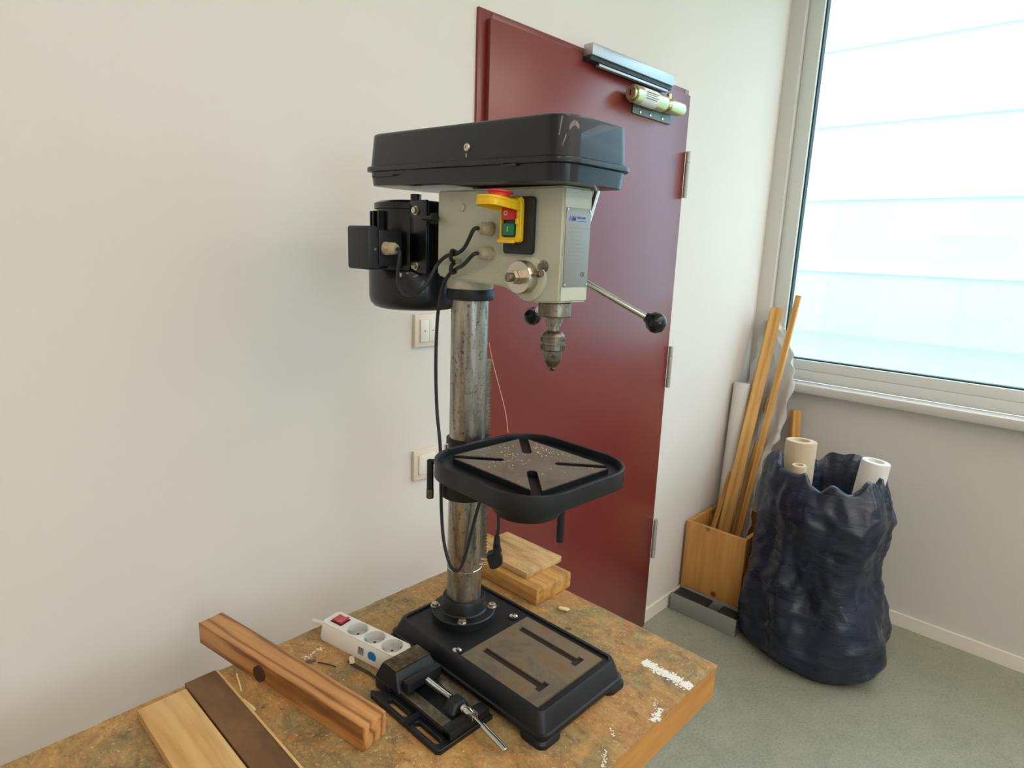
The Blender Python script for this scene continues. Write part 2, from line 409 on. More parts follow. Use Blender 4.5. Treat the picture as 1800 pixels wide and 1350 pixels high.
wf.box(X0, X1, Y0 - T, Y0, 0, 1.0).box(X0, X1, Y0 - T, Y0, 2.55, ZC).box(X0, RX0, Y0 - T, Y0, 1.0, 2.55).box(RX1, X1, Y0 - T, Y0, 1.0, 2.55)
struct('wall_front', wf, M['wall_white'])
struct('wall_left', MB().box(X0 - T, X0, Y0 - T, Y1 + T, 0, ZC), M['wall'])
bb = MB(); bb.box(X0, DX0, Y1 - 0.012, Y1 - 0.0005, 0, 0.06, 0.002); bb.box(DX1, X1, Y1 - 0.012, Y1 - 0.0005, 0, 0.06, 0.002)
struct('baseboard_back', bb, M['switch_white'])
struct('baseboard_right', MB().box(X1 - 0.012, X1 - 0.0005, Y0, Y1 - 0.013, 0, 0.06, 0.002), M['switch_white'])

# ---- window 1 (right wall) : frame, mullions, panes, gasket, sill
def window(name, mk, spans, ext, sash=0.066):
    """mk(u0,u1,z0,z1,d0,d1,bev)-> adds a box; u along the wall, d depth outward"""
    z0, z1 = ext
    fr = MB()
    u0, u1 = spans[0][0], spans[-1][1]
    mk(fr, u0, u1, z0, z0 + 0.05, 0.03, 0.10, 0.004); mk(fr, u0, u1, z1 - 0.05, z1, 0.03, 0.10, 0.004)
    for a, b in spans:
        mk(fr, a, a + sash, z0, z1, 0.03, 0.10, 0.004); mk(fr, b - sash, b, z0, z1, 0.03, 0.10, 0.004)
        mk(fr, a + sash, b - sash, z0 + 0.05, z0 + 0.095, 0.03, 0.09, 0.003); mk(fr, a + sash, b - sash, z1 - 0.095, z1 - 0.05, 0.03, 0.09, 0.003)
    root = struct(name, fr, M['window_frame'], 35)
    for a, b in spans:
        g = MB(); mk(g, a + sash + 0.004, b - sash - 0.004, z0 + 0.099, z1 - 0.099, 0.058, 0.064, 0)
        g.build('pane', M['glass'], root, 0)
        g = MB()
        for q in ((a + sash, a + sash + .006, z0 + .095, z1 - .095), (b - sash - .006, b - sash, z0 + .095, z1 - .095), (a + sash, b - sash, z0 + .095, z0 + .101), (a + sash, b - sash, z1 - .101, z1 - .095)):
            mk(g, *q, 0.045, 0.075, 0)
        g.build('gasket', M['gasket'], root, 0)
    return root
def mkR(mb, a, b, z0, z1, d0, d1, bev): mb.box(X1 + d0, X1 + d1, a, b, z0, z1, bev)
def mkF(mb, a, b, z0, z1, d0, d1, bev): mb.box(a, b, Y0 - d1, Y0 - d0, z0, z1, bev)
w1 = window('window_1', mkR, [(-2.35, -1.83), (-1.83, -0.33), (-0.33, 1.185)], (0.985, 2.90))
MB().box(X1 - 0.06, X1 + 0.03, -2.35, 1.10, 0.945, 0.985, 0.006).build('window_sill', M['sill'], w1)
w2 = window('window_2', mkF, [(-1.1, -0.2), (-0.2, 0.7)], (1.0, 2.55))
MB().box(-1.1, 0.7, Y0 - 0.03, Y0 + 0.08, 0.965, 1.0, 0.006).build('window_sill', M['sill'], w2)

# ---- outside
lawn = single('lawn', MB().box(3.6, 60, -40, 40, -0.42, -0.4), M['lawn'], 'bright green lawn beyond the window', 'lawn', kind='stuff')
bd = thing('building', 'pale blue building facade far outside the window', 'building', (18, 0, -0.4))
MB().box(18, 24, -30, 30, -0.399, 9).build('wall', M['facade'], bd, 0)
for i in range(5):
    MB().box(17.93, 17.995, -30, 30, 1.2 + i * 1.8, 1.4 + i * 1.8).build('cladding_strip', M['roof'], bd, 0)

# ---- door 1
fr = MB()
fr.box(DX0, DX0 + 0.045, Y1 - 0.008, Y1 + 0.10, 0.001, DZ, 0.002).box(DX1 - 0.03, DX1, Y1 - 0.008, Y1 + 0.10, 0.001, DZ, 0.002).box(DX0 + 0.045, DX1 - 0.03, Y1 - 0.008, Y1 + 0.10, DZ - 0.035, DZ, 0.002)
door = struct('door_1', fr, M['door'], 35)
leaf = MB().box(DX0 + 0.026, DX1 - 0.014, Y1 - 0.024, Y1 - 0.0085, 0.004, DZ - 0.022, 0.002)
leaf.box(DX0 + 0.05, DX1 - 0.036, Y1 - 0.008, Y1 + 0.03, 0.004, DZ - 0.045)
leaf = leaf.build('door_leaf', M['door'], door)
def hinge(z0, z1):
    h = MB(); x = DX1 - 0.006; y = Y1 - 0.030; L = z1 - z0
    h.cyl((x, y, z0), (x, y, z0 + L * .23), 0.0085, 14); h.cyl((x, y, z0 + L * .24), (x, y, z0 + L * .76), 0.0085, 14); h.cyl((x, y, z0 + L * .77), (x, y, z1), 0.0085, 14)
    h.box(x, x + 0.012, Y1 - 0.010, Y1 - 0.0082, z0, z1)
    return tag(h.build('hinge', M['hinge'], door), 'pale metal hinge')
hinge(1.735, 1.895); hinge(0.315, 0.482); hinge(1.03, 1.19)
# closer above the door (slide rail) : on the frame
cl = thing('door_closer_rail', 'long aluminium door closer rail across the top edge of the red door', 'door closer', (1.75, Y1 - 0.03, 2.06))
MB().box(1.540, 1.985, Y1 - 0.058, Y1 - 0.0245, 2.074, 2.106, 0.003).build('rail', M['alu'], cl)
MB().box(1.540, 1.980, Y1 - 0.052, Y1 - 0.0245, 2.062, 2.0738, 0.001).build('track', M['dark_print'], cl)
MB().box(1.585, 1.965, Y1 - 0.050, Y1 - 0.036, 2.0535, 2.0615, 0.002).build('closer_arm', M['alu'], cl)
# cylinder bolt lock
lk = thing('door_bolt_lock', 'yellow zinc cylinder bolt lock screwed on the upper corner of the red door', 'lock', (1.9, Y1 - 0.03, 2.0))
yb = Y1 - 0.0245
MB().box(1.80, 2.03, yb - 0.004, yb, 1.966, 2.030, 0.001).build('mounting_plate', M['plate_steel'], lk)
MB().cyl((1.752, yb - 0.031, 2.012), (1.93, yb - 0.031, 2.012), 0.026, 28, bev=0.003).build('lock_barrel', M['passivated'], lk)
b = MB().cyl((1.741, yb - 0.031, 2.012), (1.7515, yb - 0.031, 2.012), 0.0205, 24, bev=0.002).build('lock_cylinder', M['passivated'], lk)
MB().box(1.7398, 1.7412, yb - 0.033, yb - 0.029, 2.003, 2.021).build('keyhole', M['dark_print'], b)
st = MB().lathe([(0.0264, 0.0), (0.0264, 0.085)], (1.785, yb - 0.031, 2.012), (1, 0, 0), 28).build('label_sticker', M['sticker'], lk)
for k in range(4):
    MB().box(1.792, 1.862 - 0.01 * (k % 2), yb - 0.0577, yb - 0.0565, 2.020 - 0.006 * k, 2.0215 - 0.006 * k).build('printed_line', M['dark_print'], st)
MB().cyl((1.9302, yb - 0.031, 2.012), (2.06, yb - 0.031, 2.012), 0.014, 24, bev=0.002).build('bolt_rod', M['passivated'], lk)
k = MB().box(1.945, 2.055, yb - 0.052, yb - 0.0045, 1.992, 2.032, 0.015, None, 4).build('bolt_keeper', M['passivated'], lk)
MB().cyl((1.968, yb - 0.029, 2.0305), (1.968, yb - 0.029, 2.050), 0.008, 16, bev=0.002).build('locking_pin', M['passivated'], lk)
sc = MB().lathe([(0.006, 0), (0.004, 0.003), (0, 0.0035)], (1.84, yb - 0.004, 1.975), (0, -1, 0), 14).build('screw', M['chrome'], lk)
for x in (1.90, 1.975): dup(sc, (x - 1.84, 0, 0), lk)

# ---- wall switches
def switch(loc, name, label, cat, rocker):
    t = thing(name, label, cat, loc, local=True)
    MB().box(0, 0.081, -0.010, -0.0006, 0, 0.081, 0.0015).build('frame', M['switch_frame'], t)
    if rocker == 2:
        for k in (0, 1):
            r = MB().box(0.0145 + k * 0.0262, 0.0402 + k * 0.0262, -0.0145, -0.0101, 0.013, 0.068, 0.001).build('rocker', M['switch_white'], t)
            d = MB(); s_ = 1 if k == 0 else -1
            d.prism([(-0.0022, -0.0016 * s_), (0.0022, -0.0016 * s_), (0, 0.0024 * s_)], 0.0, 0.0003, Matrix.Translation((0.0273 + k * 0.0262, -0.0146, 0.040)) @ Matrix.Rotation(PI / 2, 4, 'X'))
            d.build('arrow_mark', M['dark_print'], r, 0)
    else:
        MB().box(0.014, 0.067, -0.0145, -0.0101, 0.014, 0.067, 0.0012).build('rocker', M['switch_white'], t)
    return t
switch((0.960, Y1, 1.289), 'blind_switch', 'double blind switch with arrow marks, higher of the two wall switches', 'switch', 2)
switch((0.958, Y1, 0.941), 'light_switch', 'plain single rocker switch, lower of the two, beside the drill table', 'switch', 1)

# ---- ceiling lamps
def lamp(loc, place):
    t = thing('ceiling_lamp', None, 'lamp', loc, local=True, group='ceiling lamps')
    MB().box(-0.65, 0.65, -0.13, 0.13, -0.07, -0.0005, 0.004).build('housing', M['white_plastic'], t)
    MB().box(-0.63, 0.63, -0.11, 0.11, -0.078, -0.0702, 0.002).build('diffuser', M['lamp'], t)
    t['label'] = 'long white ceiling lamp, ' + place
for x, px_ in ((-1.4, 'farthest from the window wall'), (0.6, 'in the middle between the walls'), (2.0, 'closest to the window wall')):
    for y, py_ in ((-2.0, 'row near the far window'), (-0.7, 'row near the workbench')): lamp((x, y, ZC), py_ + ', ' + px_)

# ================================================================ workbench
BT = 0.80
wbh = thing('workbench', 'worn wooden workbench carrying the drill press', 'workbench', (0.2, 0.73, 0))
BX0, BX1, BY0, BY1 = -1.1, 1.03, 0.428, 1.03
top = MB(); t = bmesh.new()
# top slab with slightly chewed edges
bmesh.ops.create_grid(t, x_segments=90, y_segments=30, size=0.5)
for v in t.verts:
    x = BX0 + (v.co.x + .5) * (BX1 - BX0); y = BY0 + (v.co.y + .5) * (BY1 - BY0)
    if abs(v.co.x) > .499: x += random.uniform(-.0015, .001) * (1 if v.co.x > 0 else -1)
    if abs(v.co.y) > .499: y += random.uniform(-.0015, .001) * (1 if v.co.y > 0 else -1)
    v.co = (x, y, BT)
me = bpy.data.meshes.new('t'); t.to_mesh(me); t.free(); top.add(me)
rim = [e for e in top.bm.edges if e.is_boundary]
r = bmesh.ops.extrude_edge_only(top.bm, edges=rim)
for v in [g for g in r['geom'] if isinstance(g, bmesh.types.BMVert)]: v.co.z = BT - 0.004
top.build('top_surface', M['bench'], wbh, 50)
MB().box(BX0, BX1 - 0.0012, BY0 + 0.0012, BY1 - 0.001, BT - 0.066, BT - 0.0035).build('top_slab', M['bench_edge'], wbh)
for x in (-0.9, 0.80):
    for y in (0.50, 0.90): MB().box(x, x + 0.08, y, y + 0.06, 0.001, BT - 0.066, 0.003).build('leg', M['bench_edge'], wbh)
    MB().box(x + 0.02, x + 0.06, 0.561, 0.899, 0.12, 0.19, 0.003).build('rail', M['bench_edge'], wbh)
MB().box(-0.819, 0.799, 0.70, 0.74, 0.13, 0.20, 0.003).build('stretcher', M['bench_edge'], wbh)
MB().box(-0.819, 0.799, 0.60, 0.84, BT - 0.14, BT - 0.067, 0.003).build('under_beam', M['bench_edge'], wbh)

# paint smears and wood chips lying on the bench (uncountable)
def flakes(mb, cx, cy, z, ang, L, w, n, smin, smax, th=0.0003):
    c, s = math.cos(ang), math.sin(ang)
    for i in range(n):
        u = random.uniform(-L / 2, L / 2); v = random.gauss(0, w / 3)
        x = cx + u * c - v * s; y = cy + u * s + v * c; a = random.uniform(0, PI); q = random.uniform(smin, smax); e = random.uniform(.25, .9)
        pts = []
        for k in range(5):
            f = 2 * PI * k / 5 + random.uniform(-.3, .3); px = q * math.cos(f); py = q * e * math.sin(f)
            pts.append((x + px * math.cos(a) - py * math.sin(a), y + px * math.sin(a) + py * math.cos(a)))
        zz = z + random.uniform(0, 0.0002); vs = [mb.bm.verts.new((p[0], p[1], zz + th)) for p in pts]; vb = [mb.bm.verts.new((p[0], p[1], zz)) for p in pts]
        mb.bm.faces.new(vs); mb.bm.faces.new(vb[::-1])
        for k in range(5): mb.bm.faces.new((vb[k], vb[(k + 1) % 5], vs[(k + 1) % 5], vs[k]))
Z = BT + 0.0002
f = MB(); flakes(f, 0.938, 0.480, Z, PI / 2, 0.098, 0.015, 520, 0.0010, 0.0040)
flakes(f, 0.835, 0.437, Z, 0.2, 0.035, 0.009, 110, 0.0010, 0.0032); flakes(f, 0.86, 0.455, Z, 0.4, 0.02, 0.006, 20, 0.0006, 0.0015)
flakes(f, 0.698, 0.443, Z, 0.5, 0.035, 0.005, 45, 0.0006, 0.0018); flakes(f, 0.751, 0.466, Z, 0.9, 0.018, 0.004, 25, 0.0006, 0.0016)
flakes(f, 0.508, 0.962, Z, 0.1, 0.06, 0.010, 30, 0.0008, 0.003)
tag(f.build('paint_flakes', M['white_paint'], wbh, 0), 'white paint smears', kind='stuff')
f = MB()
for i in range(420):
    flakes(f, random.uniform(0.36, 1.02), random.uniform(0.44, 1.02), Z, 0, 0.001, 0.001, 1, 0.0005, 0.0016, 0.0004)
tag(f.build('sawdust', M['bare_wood_flake'], wbh, 0), 'pale sawdust specks', kind='stuff')
def chip(loc, L, w, ang, name='wood_chip', label='', mat='bare_wood_flake'):
    mb = MB(); n = 7; pts = []
    for i in range(n):
        tt = i / (n - 1) - .5; pts.append(((tt * L), w * 0.5 * math.sin(tt * 3), 0.0012 + 0.002 * (1 - 4 * tt * tt) + w * .2))
    mb.tube(pts, w / 2, 6); 
    for v in mb.bm.verts: v.co.z = max(0.0003, v.co.z * 0.6)
    o = single(name, mb, M[mat], label, 'wood chip' if mat == 'bare_wood_flake' else 'metal rod'); o.location = (loc[0], loc[1], BT + 0.0005); o.rotation_euler = (0, 0, ang); return o
chip((0.963, 0.737), 0.016, 0.011, 1.2, label='heart-shaped white splinter on the bench right of the drill base')
chip((0.551, 0.893), 0.016, 0.010, 0.4, label='white splinter touching the near side of the power strip')
chip((0.383, 0.975), 0.05, 0.003, -1.9, 'wood_curl', 'thin curled wood shaving beside the hole of the square beam')
chip((0.370, 0.908), 0.035, 0.007, -1.7, 'wood_curl', 'short thick curled shaving between beam and dark board')
chip((0.551, 0.861), 0.072, 0.006, -1.52, 'steel_rod', 'dark rusty rod pointing from power strip to vise', 'dark_stain')
chip((0.514, 0.915), 0.036, 0.003, -1.2, 'steel_rod', 'short thin dark pin lying left of the power strip', 'dark_stain')

# ---- square beam with a drilled hole (local: +Y along the length)
beam = thing('square_beam', 'orange brown square timber beam with a hole bored through its side', 'beam', (0.4480, 0.700, BT + 0.0003), math.atan2(0.057, 0.356), local=True)
mb = MB(); L = 0.438; wd = 0.0465
# side profile in (Y,Z) with hole, extruded across X
A = Matrix(((0, 0, 1, wd / 2), (1, 0, 0, 0), (0, 1, 0, 0), (0, 0, 0, 1)))
mb.plate([rrect(L / 2, 0.0205, L, 0.041, 0.0015, 2), circ(0.252, 0.0195, 0.0138, 24)], -wd / 2, wd / 2, 0.0008, A)
mb.build('beam_body', M['beam'], beam)
MB().cyl((0.006, 0.252, 0.0195), (-0.004, 0.252, 0.0195), 0.01375, 24).build('hole_shade_disc', M['hole'], beam)  # dark disc added halfway in so the bore looks shaded

# ---- blocks behind the drill
bl = single('timber_block', MB().box(0.931, 1.047, 0.787, 1.075, BT + 0.0004, BT + 0.037, 0.004), M['block'], 'thick orange timber block lying on the bench under the thin board', 'wood block', (0.985, 0.93, BT))
bl.rotation_euler.z = 0.0
single('thin_board', MB().box(0.948, 1.066, 0.832, 1.006, BT + 0.0375, BT + 0.0515, 0.0012), M['board'], 'thin weathered board lying on top of the timber block', 'board', (1.0, 0.92, BT + 0.0375))
# ---- boards at the near left
o = single('dark_board', MB().box(0.312, 0.362, 0.44, 1.02, BT + 0.0004, BT + 0.012, 0.0015), M['dark_board'], 'dark worn board with a light edge at the lower left', 'board', (0.337, 0.73, BT))
tag(MB().box(0.3622, 0.3665, 0.44, 1.02, BT + 0.0004, BT + 0.011, 0.001).build('edge_strip', M['pale_wood'], o), 'light orange worn edge')
single('pale_board', MB().box(0.235, 0.308, 0.44, 1.0, BT + 0.0004, BT + 0.016, 0.002), M['pale_wood'], 'pale pine board left of the dark board', 'board', (0.27, 0.73, BT))

# ---- power strip (local: Y along length, cord end +Y)
ps = thing('power_strip', 'white three-socket power strip with red rocker switch left of the drill base', 'power strip', (0.5885, 0.904, BT + 0.0004), math.atan2(0.035, 0.178) * 1.0, local=True)
PL, PW, PH = 0.196, 0.050, 0.036
holes = [circ(0, y, 0.0193, 28) for y in (0.0205, -0.0225, -0.0655)]
body = MB()
body.loft([(0.0, -PW / 2 - .001, PW / 2 + .001, -PL / 2, PL / 2, 0.010), (0.006, -PW / 2 - .0015, PW / 2 + .0015, -PL / 2 - .001, PL / 2 + .001, 0.010), (PH - 0.004, -PW / 2 + .002, PW / 2 - .002, -PL / 2 + .003, PL / 2 - .003, 0.009), (PH - 0.0022, -PW / 2 + .003, PW / 2 - .003, -PL / 2 + .004, PL / 2 - .004, 0.009)], cap=(True, False))
body.plate([rrect(0, 0, PW - .006, PL - .008, 0.009)] + holes, PH - 0.0025, PH, 0.0008)
body.build('housing', M['white_plastic'], ps)
for y in (0.0205, -0.0225, -0.0655):
    s1 = MB(); s1.lathe([(0.0194, PH + 0.0004), (0.0186, PH + 0.0004), (0.0184, 0.019), (0.0, 0.019)], (0, y, 0), (0, 0, 1), 28, caps=False)
    s1 = s1.build('socket', M['socket_plastic'], ps)
    for dx in (-1, 1): MB().cyl((dx * 0.0095 * .7, y + dx * 0.0095 * .7, 0.0191), (dx * 0.0095 * .7, y + dx * 0.0095 * .7, 0.0196), 0.0026, 12).build('pin_hole', M['dark_print'], s1)
    for dx in (-1, 1): MB().box(dx * .0155 - .0014, dx * .0155 + .0014, -0.002, 0.002, 0.020, PH - 0.002, mat=Matrix.Translation((0, y, 0)) @ Matrix.Rotation(-PI / 4, 4, 'Z')).build('earth_clip', M['zinc'], s1)
sw = MB().box(-0.0125, 0.0125, 0.052, 0.080, PH + 0.0002, PH + 0.0015, 0.0005).build('switch_bezel', M['black_plastic'], ps)
q = MB(); q.prism([(-0.012, 0.0), (0.012, 0.0), (0.012, 0.0062), (0.003, 0.0022), (-0.012, 0.0028)], -0.010, 0.010, Matrix(((0, 0, 1, 0), (-1, 0, 0, 0.066), (0, 1, 0, PH + 0.0016), (0, 0, 0, 1))))
tag(q.build('switch_rocker', M['red_rocker'], sw), 'glossy red rocker')
st = MB().box(-0.0005, 0.0001, -0.050, -0.002, 0.006, 0.028, mat=Matrix.Translation((-PW / 2 - .0012, 0, 0)) @ Matrix.Rotation(math.radians(6), 4, 'Y')).build('sticker', M['sticker'], ps, 0)
q = MB()
for i in range(9): q.box(-0.0009, -0.0005, -0.005 - 0.0016 * i - (0.0009 if i % 3 else 0.0004), -0.005 - 0.0016 * i, 0.010, 0.024, mat=Matrix.Translation((-PW / 2 - .0012, 0, 0)) @ Matrix.Rotation(math.radians(6), 4, 'Y'))
q.build('barcode', M['dark_print'], st, 0)
MB().cyl((-PW / 2 - .0009, -0.040, 0.017), (-PW / 2 + .0003, -0.040, 0.017), 0.0098, 24).build('round_mark', M['blue_dot'], st)
MB().tube([(0, PL / 2 + .0015, 0.015), (-0.004, PL / 2 + 0.02, 0.014), (0.0, PL / 2 + 0.045, 0.008), (0.03, PL / 2 + 0.06, 0.006), (0.09, PL / 2 + 0.055, 0.006)][0:3], 0.0045, 10).build('cord', M['white_plastic'], ps)

# ================================================================ drill vise (machine vise)
vs = thing('drill_vise', 'black cast drill vise with threaded spindle in front of the drill base', 'vise', (0.585, 0.71, BT + 0.0003), 0.0, local=True)
b = MB()
# flange plate with slots (both sides), local x -0.064..0.05
b.plate([[(-0.0635, -0.088), (-0.058, -0.094), (0.049, -0.094), (0.049, 0.060), (-0.036, 0.060), (-0.058, 0.088), (-0.0635, 0.080)],
         slot(-0.050, -0.052, 0.058, 0.011, PI / 2), slot(-0.050, 0.022, 0.05, 0.011, PI / 2)], 0.0, 0.009, 0.0015)
b.box(-0.038, -0.016, -0.090, 0.060, 0.009, 0.020, 0.002).box(0.022, 0.044, -0.090, 0.060, 0.009, 0.020, 0.002)
b.box(-0.038, 0.044, -0.092, -0.072, 0.009, 0.024, 0.002)
b.prism([(-0.004, 0.0), (0.004, 0.0), (0.0, 0.010)], -0.014, 0.014, Matrix.Translation((-0.050, -0.015, 0.008)) @ Matrix.Rotation(PI / 2, 4, 'X') @ Matrix.Rotation(PI / 2, 4, 'Y'))
b.build('base', M['black_paint'], vs)
MB().box(-0.036, -0.017, -0.070, 0.040, 0.0202, 0.0222, 0.0006).build('slide_way', M['worn_steel'], vs)
MB().box(0.023, 0.042, -0.070, 0.040, 0.0202, 0.0222, 0.0006).build('slide_way', M['worn_steel'], vs)
MB().loft([(0.0205, -0.040, 0.047, 0.034, 0.102, 0.004), (0.044, -0.034, 0.041, 0.050, 0.092, 0.003), (0.047, -0.033, 0.040, 0.052, 0.089, 0.0025)]).build('fixed_jaw', M['black_paint'], vs)
MB().box(-0.042, 0.048, 0.060, 0.098, 0.0005, 0.0205, 0.002).build('jaw_foot', M['black_paint'], vs)
MB().box(-0.0325, 0.0395, 0.0525, 0.0885, 0.0472, 0.0487, 0.0005).build('jaw_top_face', M['brown_steel'], vs)
MB().box(-0.032, 0.038, 0.020, 0.0338, 0.024, 0.043, 0.002).build('moving_jaw', M['black_paint'], vs)
MB().loft([(0.0225, -0.012, 0.026, -0.066, -0.040, 0.005), (0.034, -0.006, 0.020, -0.064, -0.042, 0.006), (0.037, -0.003, 0.017, -0.062, -0.044, 0.005)]).build('spindle_nut', M['black_paint'], vs)
sx, sz = 0.008, 0.030
sp = MB(); prof = []
y = -0.040; n = 0
L_ = 0.062; k = 0
while k * 0.0012 < L_:
    prof.append((0.0056 if k % 2 else 0.0036, k * 0.0012)); k += 1
sp.lathe(prof, (sx, -0.041, sz), (0, 1, 0), 16).build('threaded_spindle', M['chrome'], vs, 60)
h = MB(); h.lathe([(0.0055, 0), (0.0072, 0.002), (0.0072, 0.006), (0.0055, 0.007), (0.0055, 0.009), (0.0072, 0.010), (0.0072, 0.016), (0.006, 0.018), (0.0045, 0.024)], (sx, -0.067, sz - .001), (0, -1, 0), 18)
h.box(sx - 0.006, sx - 0.004, -0.096, -0.086, sz - .006, sz + .004, 0.0005).box(sx + 0.004, sx + 0.006, -0.096, -0.086, sz - .006, sz + .004, 0.0005)
h.build('spindle_end', M['chrome'], vs)
hh = MB(); hh.cyl((sx, -0.092, sz - .002), (sx, -0.112, sz - 0.006), 0.0022, 12); hh.cyl((sx, -0.112, sz - 0.006), (sx, -0.164, sz - 0.017), 0.0052, 20, bev=0.001)
hh.build('crank_handle', M['chrome'], vs)

# ================================================================ drill press
CX, CY = 0.750, 0.816
SX, SY = 0.748, 0.624                 # spindle axis
dp = thing('drill_press', 'grey and black bench drill press with square table standing on the workbench', 'drill press', (0.75, 0.71, BT))
P = lambda mb, name, mat, parent=dp, smooth=35: mb.build(name, M[mat], parent, smooth)
# --- base casting
zb = BT + 0.0004
b = MB()
b.loft([(zb + 0.010, 0.641, 0.859, 0.517, 0.905, 0.016), (zb + 0.018, 0.641, 0.859, 0.517, 0.905, 0.016), (zb + 0.0195, 0.6445, 0.8555, 0.5205, 0.9015, 0.015),
        (zb + 0.046, 0.6500, 0.8500, 0.530, 0.888, 0.014), (zb + 0.049, 0.652, 0.848, 0.532, 0.886, 0.013)], cap=(True, False))
ring = rrect(0.75, 0.709, 0.196, 0.354, 0.013); inner = rrect(0.75, 0.709, 0.184, 0.342, 0.010)
b.plate([ring, inner], zb + 0.0425, zb + 0.0496, 0.0006)
b.plate([rrect(0.75, 0.709, 0.188, 0.346, 0.010)], zb + 0.038, zb + 0.0460, 0)
for sx_ in (0, 1):
    for sy_ in (0, 1):
        fx = 0.641 if sx_ == 0 else 0.811; fy = 0.517 if sy_ == 0 else 0.855
        b.loft([(zb, fx - 0.003 * (1 - sx_), fx + 0.048 + 0.003 * sx_, fy - 0.003 * (1 - sy_), fy + 0.050 + 0.003 * sy_, 0.014),
                (zb + 0.007, fx - 0.003 * (1 - sx_), fx + 0.048 + 0.003 * sx_, fy - 0.003 * (1 - sy_), fy + 0.050 + 0.003 * sy_, 0.014),
                (zb + 0.0115, fx, fx + 0.046, fy, fy + 0.048, 0.012)])
base = P(b, 'base', 'black_paint')
# ground plate with two T-slots, built from cells
def cells(mb, xs, ys, hole, z0, z1):
    nx, ny = len(xs) - 1, len(ys) - 1
    for i in range(nx):
        for j in range(ny):
            if hole((xs[i] + xs[i + 1]) / 2, (ys[j] + ys[j + 1]) / 2): continue
            mb.box(xs[i], xs[i + 1], ys[j], ys[j + 1], z0, z1)
    bmesh.ops.remove_doubles(mb.bm, verts=mb.bm.verts[:], dist=1e-5)
    sel = {}
    for f_ in mb.bm.faces[:]:
        c = f_.calc_center_median(); sel.setdefault((round(c.x, 4), round(c.y, 4), round(c.z, 4)), []).append(f_)
    bmesh.ops.delete(mb.bm, geom=[f_ for v in sel.values() if len(v) > 1 for f_ in v], context='FACES')
g = MB()
s1x, s2x = 0.700, 0.792
def hole(x, y):
    for s in (s1x, s2x):
        if abs(x - s) < 0.0065 and 0.566 < y < 0.706: return True
        if abs(x - s) < 0.0130 and 0.566 < y < 0.578: return True
    return False
cells(g, [0.659, s1x - .013, s1x - .0065, s1x + .0065, s1x + .013, s2x - .013, s2x - .0065, s2x + .0065, s2x + .013, 0.829], [0.546, 0.566, 0.578, 0.706, 0.722], hole, zb + 0.0462, zb + 0.0496)
P(g, 'ground_plate', 'rusty', base, 0)
for s in (s1x, s2x):
    q = MB(); q.prism([(s - .0128, .5662), (s + .0128, .5662), (s + .0128, .5778), (s + .0062, .5778), (s + .0062, .7058), (s - .0062, .7058), (s - .0062, .5778), (s - .0128, .5778)], zb + 0.0461, zb + 0.0463, Matrix.Identity(4)); P(q, 'slot_bottom', 'slot', base, 0)
for (x, y) in ((0.664, 0.737), (0.812, 0.742)):
    q = MB(); q.lathe([(0.0105, 0), (0.0105, 0.0015), (0.0085, 0.002)], (x, y, zb + 0.0461), (0, 0, 1), 24); qq = P(q, 'washer', 'black_gloss', base)
    q = MB(); q.lathe([(0.0082, 0), (0.0078, 0.002), (0.005, 0.0038), (0, 0.0045)], (x, y, zb + 0.0482), (0, 0, 1), 24); P(q, 'base_bolt', 'chrome', base)
# --- column flange
FL = 0.061
q = MB(); q.lathe([(0, 0), (FL, 0), (FL, 0.014), (FL - .002, 0.016), (0.045, 0.0175), (0.0425, 0.020), (0.0405, 0.040), (0.039, 0.043), (0, 0.043)], (CX, CY, zb + 0.0462), (0, 0, 1), 48)
flange = P(q, 'column_flange', 'black_paint')
for a in (-134, -36, -86 + 180, 180 - 40):
    pass
fb = MB().hexbolt((0, 0, 0), (0, 0, 1), 0.0072, 0.006)
fb = fb.build('flange_bolt', M['zinc'], None); fb.parent = flange
fbw = [(0.711, 0.854), (0.789, 0.778), (0.711, 0.777), (0.789, 0.855)]
fb.location = Vector((*fbw[0], zb + 0.0630)) - WORG['drill_press']
for w in fbw[1:]: dup(fb, Vector((*w, zb + 0.0630)) - WORG['drill_press'], flange)
# --- column
CR = 0.0328
q = MB(); q.lathe([(0, 0), (CR, 0), (CR, 0.060), (CR - .0003, 0.0603), (CR - .0003, 0.73), (0, 0.73)], (CX, CY, zb + 0.0895), (0, 0, 1), 64)
col = P(q, 'column', 'column')
q = MB(); q.lathe([(CR + .0001, 0.0), (CR + .0006, 0.0), (CR + .0006, 0.0015), (CR + .0001, 0.002)], (CX, CY, 0.9485), (0, 0, 1), 48); P(q, 'column_seam', 'chrome', col)
# rack
ra = math.radians(-30); rd = Vector((math.cos(ra), math.sin(ra), 0)); rt = Vector((-rd.y, rd.x, 0))
RM = Matrix.Translation((CX, CY, 0)) @ Matrix(((rd.x, rt.x, 0, 0), (rd.y, rt.y, 0, 0), (0, 0, 1, 0), (0, 0, 0, 1)))
q = MB(); z0, z1 = 0.955, 1.345; pts = [(CR - .001, z0), (CR - .001, z1), (CR + .004, z1)]
nt = int((z1 - z0) / 0.0062); 
for i in range(nt):
    z = z1 - (i + .15) * 0.0062; pts += [(CR + .0045, z), (CR + .0085, z - .0012), (CR + .0085, z - .0030), (CR + .0045, z - .0045)]
pts.append((CR + .0045, z0))
q.prism(pts, -0.006, 0.006, RM @ Matrix(((1, 0, 0, 0), (0, 0, 1, 0), (0, 1, 0, 0), (0, 0, 0, 1))))
P(q, 'gear_rack', 'worn_steel', dp, 0)
